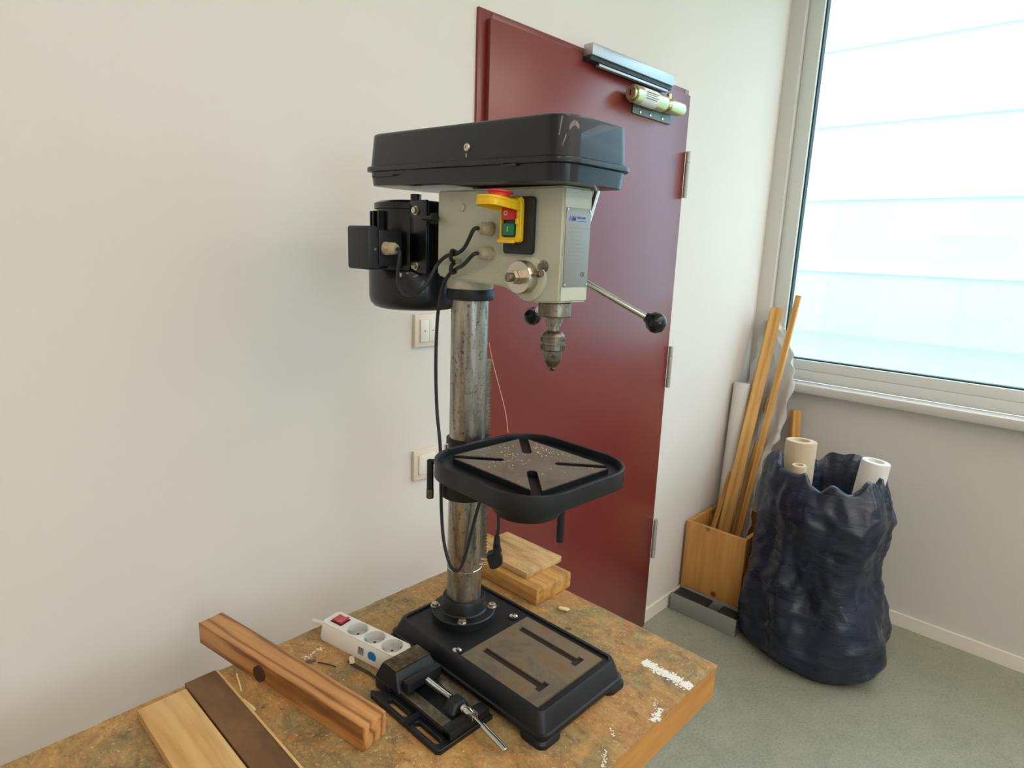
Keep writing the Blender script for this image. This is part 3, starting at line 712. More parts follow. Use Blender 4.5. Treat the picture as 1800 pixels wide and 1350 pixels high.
# --- top ring, socket and head casting
q = MB(); q.lathe([(CR + .0002, 0), (0.0405, 0), (0.0412, 0.002), (0.0412, 0.016), (0.0405, 0.018), (CR + .0002, 0.018)], (CX, CY, 1.449), (0, 0, 1), 48); P(q, 'stop_ring', 'black_paint')
q = MB(); q.lathe([(CR + .0002, 0), (0.0390, 0), (0.0398, 0.0015), (0.0398, 0.04), (CR + .0002, 0.04)], (CX, CY, 1.4674), (0, 0, 1), 48); P(q, 'column_socket', 'green_gray')
hd = bmesh.new()
prof = [(0.851, 1.6265), (0.851, 1.4905), (0.842, 1.486), (0.700, 1.4790), (0.672, 1.468), (0.640, 1.4595), (0.590, 1.4625), (0.590, 1.6265)]
def hw(y): return 0.0330 + max(0, min(1, (y - 0.60) / 0.24)) * 0.0125
a = [hd.verts.new((CX - hw(y), y, z)) for y, z in prof]; b_ = [hd.verts.new((CX + hw(y), y, z)) for y, z in prof]
hd.faces.new(a); hd.faces.new(b_[::-1]); nn = len(prof)
for i in range(nn): hd.faces.new((a[i], b_[i], b_[(i + 1) % nn], a[(i + 1) % nn]))
bmesh.ops.recalc_face_normals(hd, faces=hd.faces)
bmesh.ops.bevel(hd, geom=hd.edges[:], offset=0.003, segments=3, affect='EDGES', clamp_overlap=True)
me = bpy.data.meshes.new('t'); hd.to_mesh(me); hd.free()
head = P(MB().add(me), 'head_casting', 'green_gray')
# boss for the return spring
HX = CX - hw(0.648)
q = MB(); q.lathe([(0.0335, 0.0), (0.0330, 0.006), (0.030, 0.008), (0, 0.008)], (HX + .0035, 0.648, 1.494), (-1, 0, 0), 40); P(q, 'spring_boss', 'green_gray', head)
q = MB(); q.lathe([(0.0235, 0), (0.0245, 0.002), (0.0245, 0.016), (0.0235, 0.018), (0, 0.018)], (HX - .0048, 0.650, 1.4965), (-1, 0, 0), 40)
hub = tag(P(q, 'spring_housing', 'zinc', dp), 'round steel return spring housing')
q = MB(); q.lathe([(0, 0), (0.0115, 0), (0.0115, 0.007), (0, 0.007)], (HX - .0230, 0.651, 1.4965), (-1, 0, 0), 6); q.lathe([(0, 0), (0.0110, 0), (0.0110, 0.007), (0, 0.007)], (HX - .0306, 0.651, 1.4965), (-1, 0, 0), 6)
P(q, 'hub_nut', 'zinc', hub); q = MB(); q.cyl((HX - .0375, 0.651, 1.4965), (HX - .044, 0.651, 1.4965), 0.0068, 18, bev=.001); P(q, 'hub_stud', 'worn_steel', hub)
q = MB(); q.lathe([(0.0095, 0), (0.0090, 0.003), (0.0052, 0.004), (0.0052, 0.009), (0, 0.009)], (CX - hw(.617) + .001, 0.622, 1.5135), (-1, 0, 0), 20); P(q, 'stop_screw', 'worn_steel', head)
q = MB(); q.cyl((HX - .010, 0.622, 1.502), (HX - 0.014, 0.612, 1.504), 0.0045, 14); P(q, 'index_pin', 'brown_steel', head)
# plug disc, thumb screw
q = MB(); q.cyl((CX - hw(.79) + .0005, 0.792, 1.5985), (CX - hw(.79) - .0022, 0.792, 1.5985), 0.0062, 20, bev=.0006); P(q, 'blind_plug', 'green_gray', head)
ts = MB(); ts.cyl((CX - .042, 0.846, 1.581), (CX - .060, 0.846, 1.581), 0.0035, 12); ts = P(ts, 'thumb_screw', 'zinc', head)
q = MB(); q.cyl((CX - .052, 0.846, 1.581), (CX - .062, 0.846, 1.581), 0.0095, 12, bev=.002); q.box(CX - .074, CX - .060, 0.832, 0.860, 1.577, 1.585, 0.003, Matrix.Translation((0, 0, 0))); P(q, 'thumb_knob', 'black_plastic', ts)
# --- cable glands
def gland(c, d, parent):
    q = MB(); A_ = axis_mat(c, d)
    q.lathe([(0, 0), (0.0108, 0), (0.0108, 0.005), (0, 0.005)], c, d, 20, A_); q.lathe([(0, 0.0051), (0.0118, 0.0051), (0.0118, 0.0115), (0, 0.0115)], c, d, 6, A_)
    q.lathe([(0.0095, 0.0116), (0.0100, 0.018), (0.0075, 0.0235), (0.0045, 0.0235)], c, d, 20, A_)
    return P(q, 'cable_gland', 'gland', parent)
gx = CX - hw(.735) + .0006
gland((gx, 0.7290, 1.5660), (-1, 0, 0), head); gland((gx, 0.7290, 1.5285), (-1, 0, 0), head)
# --- belt cover
def cover(mb):
    return mb.xf(Matrix.Translation((0.75, 0.55, 1.6380)) @ Matrix.Rotation(math.radians(1.2), 4, 'X') @ Matrix.Translation((-0.75, -0.55, -1.64)))
q = MB(); q.loft([(1.6285, 0.680, 0.820, 0.570, 1.000, 0.030), (1.6295, 0.6715, 0.8285, 0.558, 1.010, 0.034), (1.6520, 0.6695, 0.8305, 0.556, 1.013, 0.034)], 8)
cvl = P(cover(q), 'cover_tray', 'black_cover')
q = MB(); q.loft([(1.6525, 0.6655, 0.8345, 0.550, 1.020, 0.036), (1.6535, 0.6645, 0.8355, 0.549, 1.021, 0.036), (1.6585, 0.6645, 0.8355, 0.549, 1.021, 0.036), (1.6600, 0.6650, 0.8350, 0.5495, 1.0205, 0.036), (1.6612, 0.6668, 0.8332, 0.5513, 1.0187, 0.035),
                  (1.6620, 0.6700, 0.8300, 0.555, 1.015, 0.034), (1.7100, 0.6725, 0.8275, 0.559, 1.010, 0.033), (1.7130, 0.6735, 0.8265, 0.560, 1.009, 0.032), (1.7150, 0.6760, 0.8240, 0.563, 1.006, 0.031), (1.7158, 0.6800, 0.8200, 0.567, 1.002, 0.028)], 8)
cv = P(cover(q), 'belt_cover', 'black_cover')
q = MB(); q.lathe([(0.0062, 0), (0.0062, 0.0025), (0.005, 0.004), (0.002, 0.0042), (0.0018, 0.0028), (0, 0.0028)], (0.6712, 0.742, 1.6815), (-1, 0, 0), 20); P(q, 'cover_lock', 'zinc', cv)
q = MB(); q.box(0.6702, 0.6712, 0.7435, 0.7455, 1.664, 1.6735, 0, None); P(q, 'cover_scratch', 'zinc', cv, 0)
for (ya, yb_) in ((0.92, 0.98), (0.636, 0.665)):
    q = MB(); q.box(0.6640, 0.6655, ya, yb_, 1.6490, 1.6525, 0); P(q, 'cover_tab', 'dark_print', cv, 0)
# --- switch unit on the left side
XS = CX - hw(.668)
AS = lambda y0, y1, z0, z1, d0, d1, bev=0: (XS - d1, XS - d0, y0, y1, z0, z1, bev)
def face_plate(mb, outl, d0, d1, bev):      # outline in (Y,Z) seen from -X
    mb.plate(outl, 0, d1 - d0, bev, Matrix(((0, 0, -1, XS - d0), (1, 0, 0, 0), (0, 1, 0, 0), (0, 0, 0, 1)))); return mb
YAW = Matrix.Translation((XS, 0.668, 0)) @ Matrix.Rotation(math.radians(2.6), 4, 'Z') @ Matrix.Translation((-XS, -0.668, 0))
q = face_plate(MB(), [rrect(0.667, 1.571, 0.057, 0.083, 0.006)], 0.001, 0.0085, 0.001).xf(YAW); su = tag(P(q, 'switch_unit', 'black_plastic'), 'black switch box with yellow emergency flap')
q = face_plate(MB(), [rrect(0.6755, 1.5770, 0.041, 0.061, 0.005), rrect(0.6785, 1.5770, 0.029, 0.047, 0.004)], 0.0087, 0.0165, 0.001).xf(YAW); P(q, 'yellow_frame', 'yellow', su)
q = MB().box(*AS(0.664, 0.696, 1.545, 1.5505, 0.0167, 0.0225, 0.0012)); P(q.xf(YAW), 'flap_catch', 'yellow', su)
q = MB().box(*AS(0.656, 0.661, 1.572, 1.580, 0.0167, 0.022, 0.001)); P(q.xf(YAW), 'flap_latch', 'yellow', su)
q = face_plate(MB(), [rrect(0.6785, 1.5770, 0.0286, 0.0466, 0.004)], 0.0087, 0.0112, 0).xf(YAW); P(q, 'button_well', 'black_gloss', su)
q = MB().box(*AS(0.6655, 0.6915, 1.5785, 1.5975, 0.0113, 0.0180, 0.0018)).xf(YAW); rb = tag(P(q, 'stop_button', 'red', su), 'red stop button')
q = MB().box(*AS(0.6675, 0.6915, 1.5560, 1.5740, 0.0113, 0.0170, 0.0018)).xf(YAW); gb = tag(P(q, 'start_button', 'green', su), 'green start button')
TM = lambda x, y, z: Matrix(((0, 0, -1, x), (-1, 0, 0, y), (0, 1, 0, z), (0, 0, 0, 1)))
P(MB().add(text_mesh('O', 0.0095), YAW @ TM(XS - .0181, 0.6835, 1.588)), 'button_mark', 'white_print', rb, 0)
P(MB().add(text_mesh('I', 0.0105), YAW @ TM(XS - .0171, 0.6800, 1.565)), 'button_mark', 'white_print', gb, 0)
# raised yellow flap: a curved lid hinged at the top, sticking out to the left
q = MB(); A_ = Matrix.Translation((XS - 0.014, 0.6755, 1.6015)) @ Matrix.Rotation(math.radians(6), 4, 'Y')
q.plate([rrect(-0.027, 0, 0.064, 0.043, 0.014, 8)], -0.0015, 0.0035, 0.0012, A_)
q.plate([rrect(-0.027, 0, 0.064, 0.043, 0.014, 8), rrect(-0.027, 0, 0.059, 0.038, 0.012, 8)], -0.0105, -0.0014, 0.0004, A_)
q.cyl((XS - .0135, 0.656, 1.6050), (XS - .0135, 0.695, 1.6050), 0.0065, 16, bev=.001)
fl = tag(P(q, 'emergency_flap', 'yellow', su), 'raised yellow flap')
q = MB(); c = A_ @ Vector((-0.026, 0, 0.0036)); q.lathe([(0.0170, 0), (0.0150, 0.003), (0.0150, 0.0065), (0.0200, 0.0080), (0.0200, 0.0095), (0.017, 0.0105), (0, 0.0108)], c, (0.08, 0, 1), 28)
P(q, 'emergency_button', 'red_flap', su)
q = face_plate(MB(), [circ(0.6685, 1.5365, 0.0032, 14)], 0.0087, 0.0092, 0).xf(YAW); P(q, 'screw', 'dark_print', su)
# --- name plate
q = MB().box(CX - 0.0285, CX + 0.0285, 0.5885, 0.5896, 1.4855, 1.5975, 0.0003); npl = tag(P(q, 'name_plate', 'plate_alu'), 'aluminium name plate')
FM = lambda x, z: Matrix(((1, 0, 0, x), (0, 0, -1, 0.5884), (0, 1, 0, z), (0, 0, 0, 1)))
P(MB().add(text_mesh('HM', 0.0108, 0.25), FM(CX - 0.0150, 1.582)), 'plate_logo', 'blue_print', npl, 0)
P(MB().add(text_mesh('MÜLLNER', 0.0044, 0.0), FM(CX + 0.0065, 1.5840)), 'plate_lettering', 'blue_print', npl, 0)
P(MB().add(text_mesh('CE', 0.0082), FM(CX + 0.0150, 1.5030)), 'plate_mark', 'dark_print', npl, 0)
q = MB(); q.box(CX - .004, CX + .017, 0.5882, 0.58845, 1.5788, 1.5797)
P(q, 'plate_rule', 'blue_print', npl, 0)
q = MB()
for i in range(11):
    w = random.uniform(0.012, 0.040) if i else 0.046; q.box(CX - 0.016 if i else CX - .020, CX - 0.020 + w, 0.58825, 0.58845, 1.569 - i * 0.0056, 1.5697 - i * 0.0056)
P(q, 'plate_print', 'grey_print', npl, 0)
for x in (-0.0255, 0.0255):
    for z in (1.4885, 1.5945): q = MB().lathe([(0.0018, 0), (0.0015, 0.0008), (0, 0.0011)], (CX + x, 0.5884, z), (0, -1, 0), 12); P(q, 'rivet', 'chrome', npl)
# --- spindle: quill, neck, chuck
q = MB(); q.lathe([(0, 0), (0.0245, 0.0), (0.0252, -0.002), (0.0252, -0.020), (0.0240, -0.0215), (0, -0.0215)], (SX, SY, 1.4600), (0, 0, 1), 40); quill = P(q, 'quill', 'worn_steel')
q = MB(); q.lathe([(0, 0), (0.0130, 0), (0.0130, -0.009), (0.0110, -0.0095), (0.0110, -0.014), (0.0080, -0.0145), (0.0080, -0.022)], (SX, SY, 1.4383), (0, 0, 1), 28); P(q, 'spindle_neck', 'worn_steel')
q = MB(); q.lathe([(0, 0), (0.0085, 0), (0.0125, -0.0012), (0.0160, -0.0048), (0.0180, -0.0075), (0.0180, -0.0095), (0.0192, -0.0100), (0.0192, -0.0165), (0.0176, -0.0170), (0.0176, -0.0205), (0.0192, -0.0210), (0.0192, -0.0290), (0.0182, -0.0300), (0.0148, -0.0312), (0.0145, -0.0450), (0.0138, -0.0462), (0.0075, -0.0555), (0, -0.0555)], (SX, SY, 1.4170), (0, 0, 1), 36)
ch = P(q, 'drill_chuck', 'chuck')
q = MB()
for k in range(36):
    a_ = 2 * PI * k / 36
    for za, zb_ in ((1.4010, 1.4065), (1.3885, 1.3955)): q.box(0.0188, 0.0198, -0.0008, 0.0008, za, zb_, 0, Matrix.Translation((SX, SY, 0)) @ Matrix.Rotation(a_, 4, 'Z'))
P(q, 'knurling', 'chuck', ch, 0)
q = MB()
for k in range(3): q.cyl((SX, SY, 1.3645), (SX + .0055 * math.cos(k * 2.094 + .5), SY + .0055 * math.sin(k * 2.094 + .5), 1.3555), 0.0036, 10)
P(q, 'chuck_jaw', 'brown_steel', ch)
for a_ in (-2.33, -0.2, 1.8):
    d_ = Vector((math.cos(a_), math.sin(a_), 0)); q = MB(); q.cyl(Vector((SX, SY, 1.3785)) + d_ * 0.0140, Vector((SX, SY, 1.3785)) + d_ * 0.0152, 0.0032, 14); P(q, 'key_hole', 'dark_print', ch)
# --- feed hub and levers on the right side
q = MB(); hxr = CX + hw(.645)
q.lathe([(0.026, -0.004), (0.026, 0.012), (0.019, 0.014), (0.019, 0.034), (0.016, 0.037), (0, 0.037)], (hxr, 0.645, 1.500), (1, 0, 0), 32); fh = P(q, 'feed_hub', 'worn_steel')
for by, bz in ((0.514, 1.434), (0.768, 1.419), (0.634, 1.655)):
    a_ = Vector((hxr + 0.026, 0.645, 1.500)); e_ = Vector((0.860, by, bz)); d_ = (e_ - a_).normalized()
    q = MB(); q.cyl(a_ + d_ * 0.014, e_ - d_ * 0.008, 0.0052, 16); lv = P(q, 'feed_lever', 'chrome')
    q = MB(); q.lathe([(0.0075, -0.018), (0.0085, -0.014), (0.0135, -0.0095), (0.0165, 0.0), (0.0155, 0.006), (0.0125, 0.011), (0.007, 0.0150), (0, 0.0160)], e_, d_, 26); P(q, 'lever_knob', 'black_gloss', lv)
# --- motor
MX, MY = 0.750, 0.968
q = MB(); q.lathe([(0, 0), (0.066, 0), (0.076, 0.003), (0.083, 0.011), (0.0855, 0.022), (0.0855, 0.068), (0.084, 0.0705), (0, 0.0705)], (MX, MY, 1.4215), (0, 0, 1), 56)
fc = tag(P(q, 'fan_cowl', 'black_cover'), 'black rounded fan cowl')
q = MB(); q.lathe([(0, 0), (0.071, 0), (0.071, 0.105), (0.075, 0.106), (0.075, 0.116), (0.066, 0.120), (0.05, 0.122), (0, 0.122)], (MX, MY, 1.4925), (0, 0, 1), 48)
mt = P(q, 'motor_body', 'black_gloss')
q = MB()
for k in range(28):
    a_ = 2 * PI * k / 28
    if 192 < math.degrees(a_) < 232: continue
    q.box(0.0705, 0.0830, -0.0019, 0.0019, 1.494, 1.594, 0.0005, Matrix.Translation((MX, MY, 0)) @ Matrix.Rotation(a_, 4, 'Z'), 1)
P(q, 'cooling_fins', 'black_gloss', mt)
q = MB(); q.cyl((MX, MY, 1.6146), (MX, MY, 1.6275), 0.010, 18); P(q, 'motor_shaft', 'black_gloss', mt)
q = MB(); q.box(0.6945, 0.7010, 0.868, 0.914, 1.490, 1.612, 0.002).box(0.7011, 0.760, 0.880, 0.8995, 1.500, 1.600, 0.002); br = P(q, 'motor_bracket', 'black_gloss')
for z in (1.5945, 1.5020):
    q = MB().hexbolt((0.6944, 0.8960, z), (-1, 0, 0), 0.0062, 0.0060); P(q, 'bracket_bolt', 'zinc', br)
q = MB().cyl((0.668, 0.905, 1.4865), (0.664, 0.901, 1.4865), 0.0042, 14, bev=.0008); P(q, 'cowl_screw', 'zinc', fc)
q = MB(); q.box(0.628, 0.676, 0.909, 0.965, 1.500, 1.560, 0.003); jb = P(q, 'terminal_box', 'black_plastic')
q = MB(); q.box(0.6055, 0.6275, 0.9070, 0.9700, 1.4945, 1.5655, 0.0045, None, 3); tag(P(q, 'box_lid', 'gray_lid', jb), 'dark grey terminal box lid')
q = MB(); q.lathe([(0.0024, 0), (0.002, .001), (0, .0013)], (0.619, 0.9068, 1.5280), (0, -1, 0), 12); P(q, 'lid_screw', 'zinc', jb)
gland((0.6400, 0.9088, 1.5300), (0.35, -1, 0), jb)
# --- cables
cab = [(0.676, 0.7141, 1.5648), (0.672, 0.7247, 1.5604), (0.676, 0.7414, 1.5485), (0.688, 0.766, 1.5345), (0.692, 0.788, 1.5259), (0.692, 0.8117, 1.5215), (0.688, 0.8312, 1.506), (0.668, 0.8299, 1.4785), (0.656, 0.8399, 1.4623), (0.648, 0.8614, 1.4562), (0.643, 0.874, 1.4697), (0.640, 0.8735, 1.4911), (0.640, 0.870, 1.512), (0.643, 0.872, 1.5245), (0.6475, 0.884, 1.5300)]
cab[0] = (0.684, 0.729, 1.566); cab[1] = (0.676, 0.731, 1.5635)
P(MB().tube(cab, 0.0031, 10), 'motor_cable', 'rubber')
mains = [(0.684, 0.729, 1.5285), (0.676, 0.732, 1.5255), (0.684, 0.7622, 1.5091), (0.692, 0.786, 1.5026), (0.692, 0.804, 1.4926), (0.697, 0.8281, 1.4668), (0.699, 0.8416, 1.4158), (0.699, 0.8449, 1.3363), (0.70, 0.8417, 1.2552), (0.695, 0.826, 1.1957), (0.694, 0.822, 1.141), (0.703, 0.8294, 1.0655), (0.699, 0.8174, 1.0154), (0.70, 0.8019, 0.9761), (0.704, 0.786, 0.9655), (0.715, 0.7804, 0.9848), (0.728, 0.7738, 1.0437), (0.736, 0.766, 1.0909), (0.745, 0.756, 1.135), (0.755, 0.750, 1.125), (0.760, 0.742, 1.078), (0.760, 0.739, 1.051), (0.758, 0.741, 1.029)]
P(MB().tube(mains, 0.0031, 10), 'mains_cable', 'rubber')
# clip
q = MB(); q.cyl((0.7055, 0.796, 1.5135), (0.694, 0.796, 1.5135), 0.0045, 12); q = P(q, 'clip_screw', 'zinc', head)
q = MB(); q.tube([(0.700, 0.796, 1.512), (0.688, 0.795, 1.516), (0.686, 0.794, 1.524), (0.690, 0.796, 1.5305), (0.699, 0.797, 1.5290)], 0.0032, 8); q.tube([(0.700, 0.796, 1.514), (0.689, 0.795, 1.507), (0.686, 0.794, 1.500), (0.690, 0.795, 1.4955), (0.699, 0.797, 1.497)], 0.0032, 8)
P(q, 'cable_clip', 'black_plastic', head)
# plug
pv = Vector((0.7583, 0.7405, 1.029)); q = MB()
q.tube([pv + Vector((0, 0, 0.003)), pv + Vector((0, 0, -0.014)), pv + Vector((0.001, -0.001, -0.026))], 0.0050, 14, True, 0.0085)
PU = Vector((0.6872, -0.7265, 0)); PN = Vector((0.7265, 0.6872, 0)); PO = Vector((0.7583, 0.7405, 1.029))
PMt = Matrix(((PU.x, 0, -PN.x, PO.x), (PU.y, 0, -PN.y, PO.y), (0, 1, 0, PO.z), (0, 0, 0, 1)))
ol = [(-27, -60), (28, -60), (38, -155), (78, -275), (33, -345), (-57, -375), (-92, -295), (-112, -195), (-27, -165)]
q.prism([(x * .000158, y * .000158) for x, y in ol], -0.010, 0.010, PMt, 0.0022)
pg = P(q, 'mains_plug', 'black_plastic')
for dz in (0.0, -0.0105):
    a_ = PO - PU * (0.0155 + dz * -.2) + Vector((0, 0, -0.0415 + dz)); q = MB(); q.cyl(a_, a_ - PU * 0.0125 + Vector((0, 0, -0.0012)), 0.0020, 10); P(q, 'plug_pin', 'chrome', pg)
# --- table
TZ = 1.2095; TW = 0.257; TY = math.radians(-2.5)
TC = Vector((0.7225, 0.6395, 0))
TR = Matrix.Translation((TC.x, TC.y, 0)) @ Matrix.Rotation(TY, 4, 'Z')
q = MB(); q.plate([rrect(0, 0, TW, TW, 0.075, 14), rrect(0, 0, TW - 0.0110, TW - 0.0110, 0.0695, 14)], TZ - 0.0275, TZ, 0.0009, TR)
q.plate([rrect(0, 0, TW - 0.008, TW - 0.008, 0.071, 14)], TZ - 0.0270, TZ - 0.0120, 0, TR)
tb = tag(P(q, 'work_table', 'black_paint'), 'black rimmed square table')
PA, PB = 0.083, 0.0975
def star_plate(a, b, w, r0, grow=0.0):
    pts = []
    for sx_, sy_ in ((1, 1), (-1, 1), (-1, -1), (1, -1)):
        d = Vector((a * sx_, b * sy_)).normalized(); n_ = Vector((-d.y, d.x))
        seq = []
        for sg in (-1, 1):            # the two slot sides; find where each meets the outline
            o_ = n_ * w * sg; cand = []
            tx = ((a + grow) * sx_ - o_.x) / d.x; ty = ((b + grow) * sy_ - o_.y) / d.y
            seq.append(o_ + d * min(tx, ty))
        arc = [d * r0 + d * w * (1 - math.sin(t)) + n_ * w * -math.cos(t) for t in [PI * k / 8 for k in range(9)]]
        pts += [seq[0]] + arc + [seq[1]]
    return [(p.x, p.y) for p in pts]
q = MB(); q.plate([star_plate(PA, PB, 0.0082, 0.040)], TZ - 0.0032, TZ - 0.0018, 0.0, TR)
P(q, 'table_plate', 'machined', tb, 20)
q = MB(); q.plate([star_plate(PA + 0.002, PB + 0.002, 0.0080, 0.040)], TZ - 0.0118, TZ - 0.0033, 0.0, TR)
P(q, 'plate_pedestal', 'black_paint', tb, 20)
q = MB(); TRi = lambda v: TR @ Vector(v)
fk = MB(); random.seed(3)
for i in range(150):
    u = random.gauss(0.0, 0.045); v = random.gauss(0.035, 0.03)
    if i < 50: u, v = random.uniform(-0.09, 0.09), random.uniform(-0.09, 0.09)
    if 50 <= i < 85: u, v = 0.06 + random.gauss(0, .015), 0.035 + random.gauss(0, .02)
    if abs(u) > .079 or abs(v) > .092: continue
    if abs(abs(u) / PA - abs(v) / PB) < .16 and math.hypot(u, v) > .035: continue
    p = TRi((u, v, 0)); flakes(fk, p.x, p.y, TZ - 0.0013, 0, 0.001, 0.001, 1, 0.0005, 0.0019, 0.0005)
tag(P(fk, 'sawdust', 'bare_wood_flake', tb, 0), 'pale sawdust', kind='stuff')
q = MB(); q.lathe([(0.060, -0.0270), (0.058, -0.078), (0.054, -0.084), (0, -0.084)], TRi((0, 0, TZ)), (0, 0, 1), 40); P(q, 'table_hub', 'black_paint', tb)
q = MB(); q.box(-0.022, 0.022, 0.030, 0.136, TZ - 0.062, TZ - 0.0276, 0.006, TR); P(q, 'table_arm', 'black_paint')
q = MB(); q.lathe([(CR + .0003, 0), (0.0455, 0), (0.047, 0.003), (0.047, 0.072), (0.046, 0.074), (0.0385, 0.075), (0.0375, 0.108), (CR + .0003, 0.110)], (CX, CY, 1.093), (0, 0, 1), 44); P(q, 'table_collar', 'black_paint')
# clamp handle behind the collar
q = MB(); q.cyl((0.709, 0.842, 1.157), (0.693, 0.853, 1.157), 0.0050, 14); q.cyl((0.6945, 0.852, 1.161), (0.6945, 0.852, 1.088), 0.0062, 16, bev=.001); ch_ = P(q, 'clamp_handle', 'black_paint')
q = MB(); q.cyl((0.6945, 0.852, 1.106), (0.6945, 0.852, 1.088), 0.0068, 16, bev=.001); P(q, 'handle_grip', 'brown_steel', ch_)
q = MB(); q.cyl((0.800, 0.632, 1.178), (0.800, 0.632, 1.110), 0.0058, 14); q.cyl((0.800, 0.631, 1.112), (0.800, 0.630, 1.048), 0.0068, 16, bev=.001); P(q, 'tilt_handle', 'black_paint')
q = MB(); q.cyl(TRi((-0.070, TW / 2 - 0.0055, TZ - 0.003)), TRi((-0.070, TW / 2 - 0.0045, TZ + 0.009)), 0.004, 10); P(q, 'rim_chip', 'chrome', tb)
# thin pale pink line from rack to the table rim
single('line', MB().tube([(0.7765, 0.7935, 1.374), (0.784, 0.7885, 1.335), (0.806, 0.777, 1.25), (0.811, 0.7725, 1.208)], 0.0007, 6), M['line'], 'thin pale pink line running down beside the column to the table', 'line')

# ================================================================ corner clutter
# plywood box with battens
bx = thing('wooden_box', 'open knotty pine box standing in the corner by the window', 'box', (2.62, 1.09, 0), local=False)
H = 0.385
MB().box(2.462, 2.480, 0.962, 1.235, 0.001, H, 0.002).build('front_panel', M['knotty'], bx)
MB().box(2.790, 2.808, 0.962, 1.235, 0.001, H, 0.002).build('back_panel', M['knotty'], bx)
MB().box(2.4805, 2.7895, 1.217, 1.235, 0.001, H, 0.002).build('side_panel', M['knotty'], bx)
MB().box(2.4805, 2.7895, 0.962, 0.980, 0.001, H, 0.002).build('side_panel', M['knotty'], bx)
MB().box(2.4805, 2.7895, 0.9805, 1.2165, 0.001, 0.012).build('bottom_panel', M['knotty'], bx)
def batten(T_, B_, w, d, label, ang=0.0, name='wooden_batten'):
    T_ = Vector(T_); B_ = Vector(B_); dv = T_ - B_; A_ = axis_mat(B_, dv) @ Matrix.Rotation(ang, 4, 'Z')
    mb = MB().box(-w / 2, w / 2, -d / 2, d / 2, 0, dv.length, 0.0015)
    o = mb.build(name, M['batten'], None); o.matrix_world = A_; return tag(o, label, 'batten', 'battens standing in the corner box')
batten((2.93, 1.134, 1.309), (2.535, 1.135, 0.03), 0.05, 0.028, 'wide batten leaning from the pine box up to the window frame', 0.5)
batten((2.93, 1.165, 1.00), (2.512, 1.196, 0.03), 0.022, 0.022, 'short light batten, leftmost in the pine box', 0.3)
batten((2.95, 1.053, 1.371), (2.558, 1.075, 0.03), 0.024, 0.024, 'long thin batten with a dark knot crossing in front of the window pane', 0.2)
batten((2.90, 1.10, 0.90), (2.60, 1.11, 0.03), 0.045, 0.018, 'flat batten right of the wide batten in the pine box', 0.9)
batten((2.935, 0.995, 0.86), (2.86, 0.905, 0.012), 0.045, 0.02, 'short brown batten standing behind the paper rolls under the sill', 0.2)
# milky plastic film
Ls = [[2.95, 1.191, 1.256], [2.92, 1.213, 1.095], [2.88, 1.217, 0.882], [2.82, 1.189, 0.735], [2.77, 1.17, 0.559], [2.72, 1.15, 0.383], [2.70, 1.13, 0.268]]
Rs = [[2.95, 1.119, 1.25], [2.92, 1.031, 1.108], [2.895, 0.998, 1.001], [2.82, 1.002, 0.775], [2.77, 1.044, 0.656], [2.72, 1.06, 0.461], [2.68, 1.039, 0.289]]
def interp(A_, t):
    k = min(int(t * (len(A_) - 1)), len(A_) - 2); f_ = t * (len(A_) - 1) - k; return Vector(A_[k]).lerp(Vector(A_[k + 1]), f_)
q = MB(); NU, NV = 16, 60; gr = []
for j in range(NV + 1):
    a_ = interp(Ls, j / NV); b_ = interp(Rs, j / NV); row = []
    for i in range(NU + 1):
        u = i / NU; p = a_.lerp(b_, u); w = 0.016 * math.sin(u * 14 + j * 0.16) + 0.012 * math.sin(u * 5 + j * 0.31) + 0.006 * math.sin(u * 29 - j * .5)
        if i in (0, NU): p = p + Vector((0, 0.008 * math.sin(j * 1.1) + 0.006 * math.sin(j * 0.37 + i), 0))
        row.append(q.bm.verts.new(p + Vector((0.030 * math.sin(PI * u) - .004 + w, 0, 0))))
    gr.append(row)
for j in range(NV):
    for i in range(NU): q.bm.faces.new((gr[j][i], gr[j][i + 1], gr[j + 1][i + 1], gr[j + 1][i]))
fo = single('plastic_film', q, M['film'], 'crumpled milky plastic film hanging behind the battens in the corner', 'plastic film', smooth=80)
so = fo.modifiers.new('thickness', 'SOLIDIFY'); so.thickness = 0.002
# white roll leaning on the back wall
a_ = Vector((2.70, 1.175, 0.03)); b2 = Vector((2.815, 1.205, 0.965)); d_ = (b2 - a_).normalized()
q = MB(); q.lathe([(0.036, 0), (0.038, 0.01), (0.038, (b2 - a_).length), (0.034, (b2 - a_).length + .001), (0.030, (b2 - a_).length - .03), (0, (b2 - a_).length - .03)], a_, d_, 28)
single('paper_roll', q, M['white_roll'], 'tall white paper roll leaning in the room corner behind the film', 'paper roll', a_)
# grey duct on the floor
du = thing('cable_duct', 'grey plastic cable duct lying on the floor along the pine box', 'cable duct', (2.40, 1.05, 0))
MB().box(2.360, 2.366, 0.925, 1.225, 0.001, 0.078, 0.001).box(2.3662, 2.450, 0.925, 1.225, 0.001, 0.006).box(2.4502, 2.456, 0.925, 1.225, 0.001, 0.078, 0.001).build('duct_body', M['tray_grey'], du)
MB().box(2.3664, 2.4498, 1.07, 1.222, 0.062, 0.070, 0.001).build('duct_insert', M['dark_print'], du)
MB().box(2.3664, 2.4498, 0.94, 1.02, 0.058, 0.066, 0.001).build('duct_insert', M['dark_print'], du)
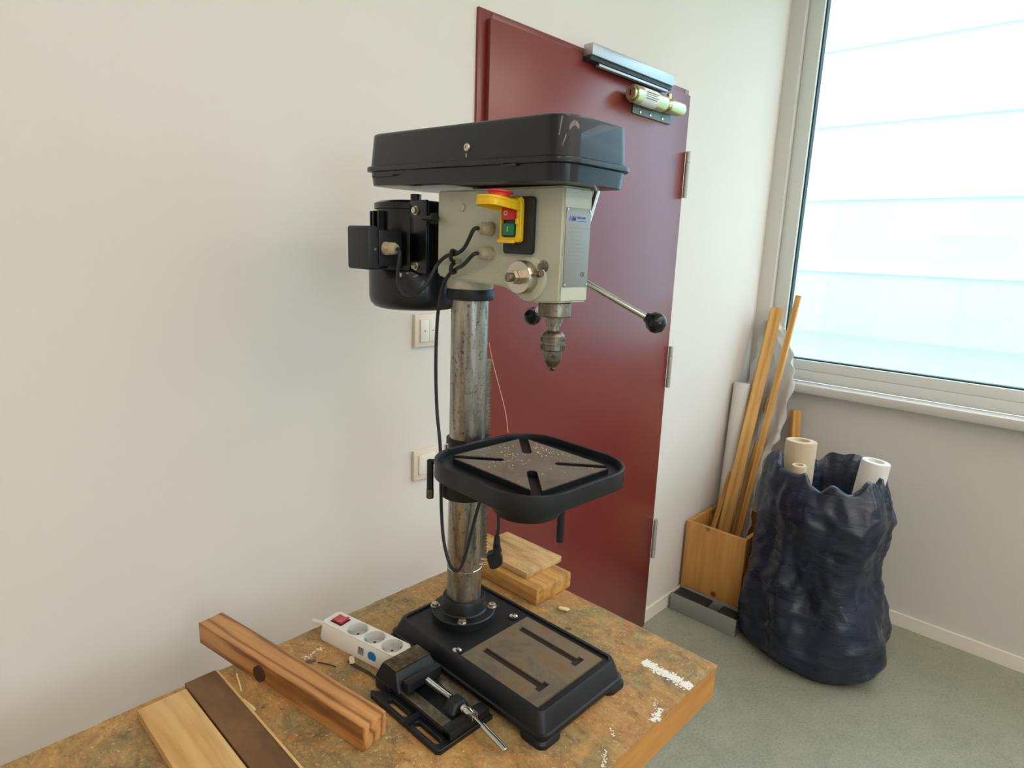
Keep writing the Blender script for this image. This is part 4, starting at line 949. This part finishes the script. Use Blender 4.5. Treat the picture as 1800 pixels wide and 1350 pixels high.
# ---- navy bag
import mathutils
BC = Vector((2.545, 0.690)); q = MB(); NT_, NZ = 120, 90; rings = []
nz = mathutils.noise
for j in range(NZ + 1):
    h = j / NZ; row = []
    zt = 0.735 * h
    sc = 0.262 * (1.02 - 0.20 * h) + 0.018 * math.sin(h * 9)
    if h < 0.06: sc *= 0.88 + 2.0 * h
    for i in range(NT_):
        a = 2 * PI * i / NT_; d = Vector((math.cos(a), math.sin(a), 0))
        rr = sc * (1 + 0.07 * math.cos(3 * a + 1))
        n1 = nz.noise(Vector((d.x * 2.2, d.y * 2.2, h * 3.0))) * 0.030
        n2 = (1 - abs(nz.noise(Vector((d.x * 4 + 7, d.y * 4, h * 9)))) * 2) * 0.011
        n3 = nz.noise(Vector((d.x * 9 + 3, d.y * 9, h * 26))) * 0.004
        f = min(1, h * 8 + 0.2)
        top = 0.0
        if h > 0.80:
            k_ = (h - 0.80) / 0.20; rr *= 1 - 0.12 * k_; top = k_ * (0.05 * nz.noise(Vector((d.x * 3, d.y * 3, 9))) + 0.018 * math.sin(a * 3 + 1.2))
        rr += (n1 + n2 + n3) * f
        zz = zt + top + 0.012 * nz.noise(Vector((d.x * 5, d.y * 5, h * 6))) * min(1, h * 5)
        yy = BC.y + d.y * rr + 0.03 * h
        if yy > 0.93: yy = 0.93 + 0.025 * math.tanh((yy - 0.93) / 0.05)
        row.append(q.bm.verts.new((BC.x + d.x * rr + 0.02 * h, yy, max(0.002, zz))))
    rings.append(row)
# tucked-in mouth
last = rings[-1]
for step, (s_, dz) in enumerate(((0.93, 0.004), (0.86, -0.02), (0.80, -0.09), (0.76, -0.16))):
    row = []
    for v in last: row.append(q.bm.verts.new((BC.x + .02 + (v.co.x - BC.x - .02) * s_, BC.y + .03 + (v.co.y - BC.y - .03) * s_, v.co.z + dz)))
    rings.append(row)
for A_, B_ in zip(rings, rings[1:]):
    for i in range(NT_): q.bm.faces.new((A_[i], A_[(i + 1) % NT_], B_[(i + 1) % NT_], B_[i]))
q.bm.faces.new(rings[0][::-1]); q.bm.faces.new(rings[-1])
single('bin_bag', q, M['bag'], 'large dark navy bin bag full of rolls standing right of the pine box', 'bag', smooth=70)
def roll(c, r, z1, z0, lean, label, mat):
    a_ = Vector((c[0], c[1], z0)); d_ = Vector((lean[0], lean[1], 1)).normalized(); L_ = (z1 - z0)
    q = MB(); q.lathe([(0, 0), (r, 0), (r, L_ - .004), (r - .002, L_), (r * .55, L_ + .001), (r * .50, L_ - .02), (0, L_ - .02)], a_, d_, 30)
    single('paper_roll', q, M[mat], label, 'paper roll', a_, 'paper rolls in the navy bag')
roll((2.545, 0.825), 0.058, 0.83, 0.47, (0.05, 0.02), 'thick beige paper roll sticking highest out of the navy bag', 'paper_roll')
roll((2.452, 0.785), 0.027, 0.765, 0.47, (-0.02, 0.02), 'narrow open cardboard tube at the near edge of the navy bag', 'paper_roll')
roll((2.60, 0.60), 0.050, 0.80, 0.47, (0.05, -0.08), 'white paper roll at the far right of the navy bag', 'white_roll')
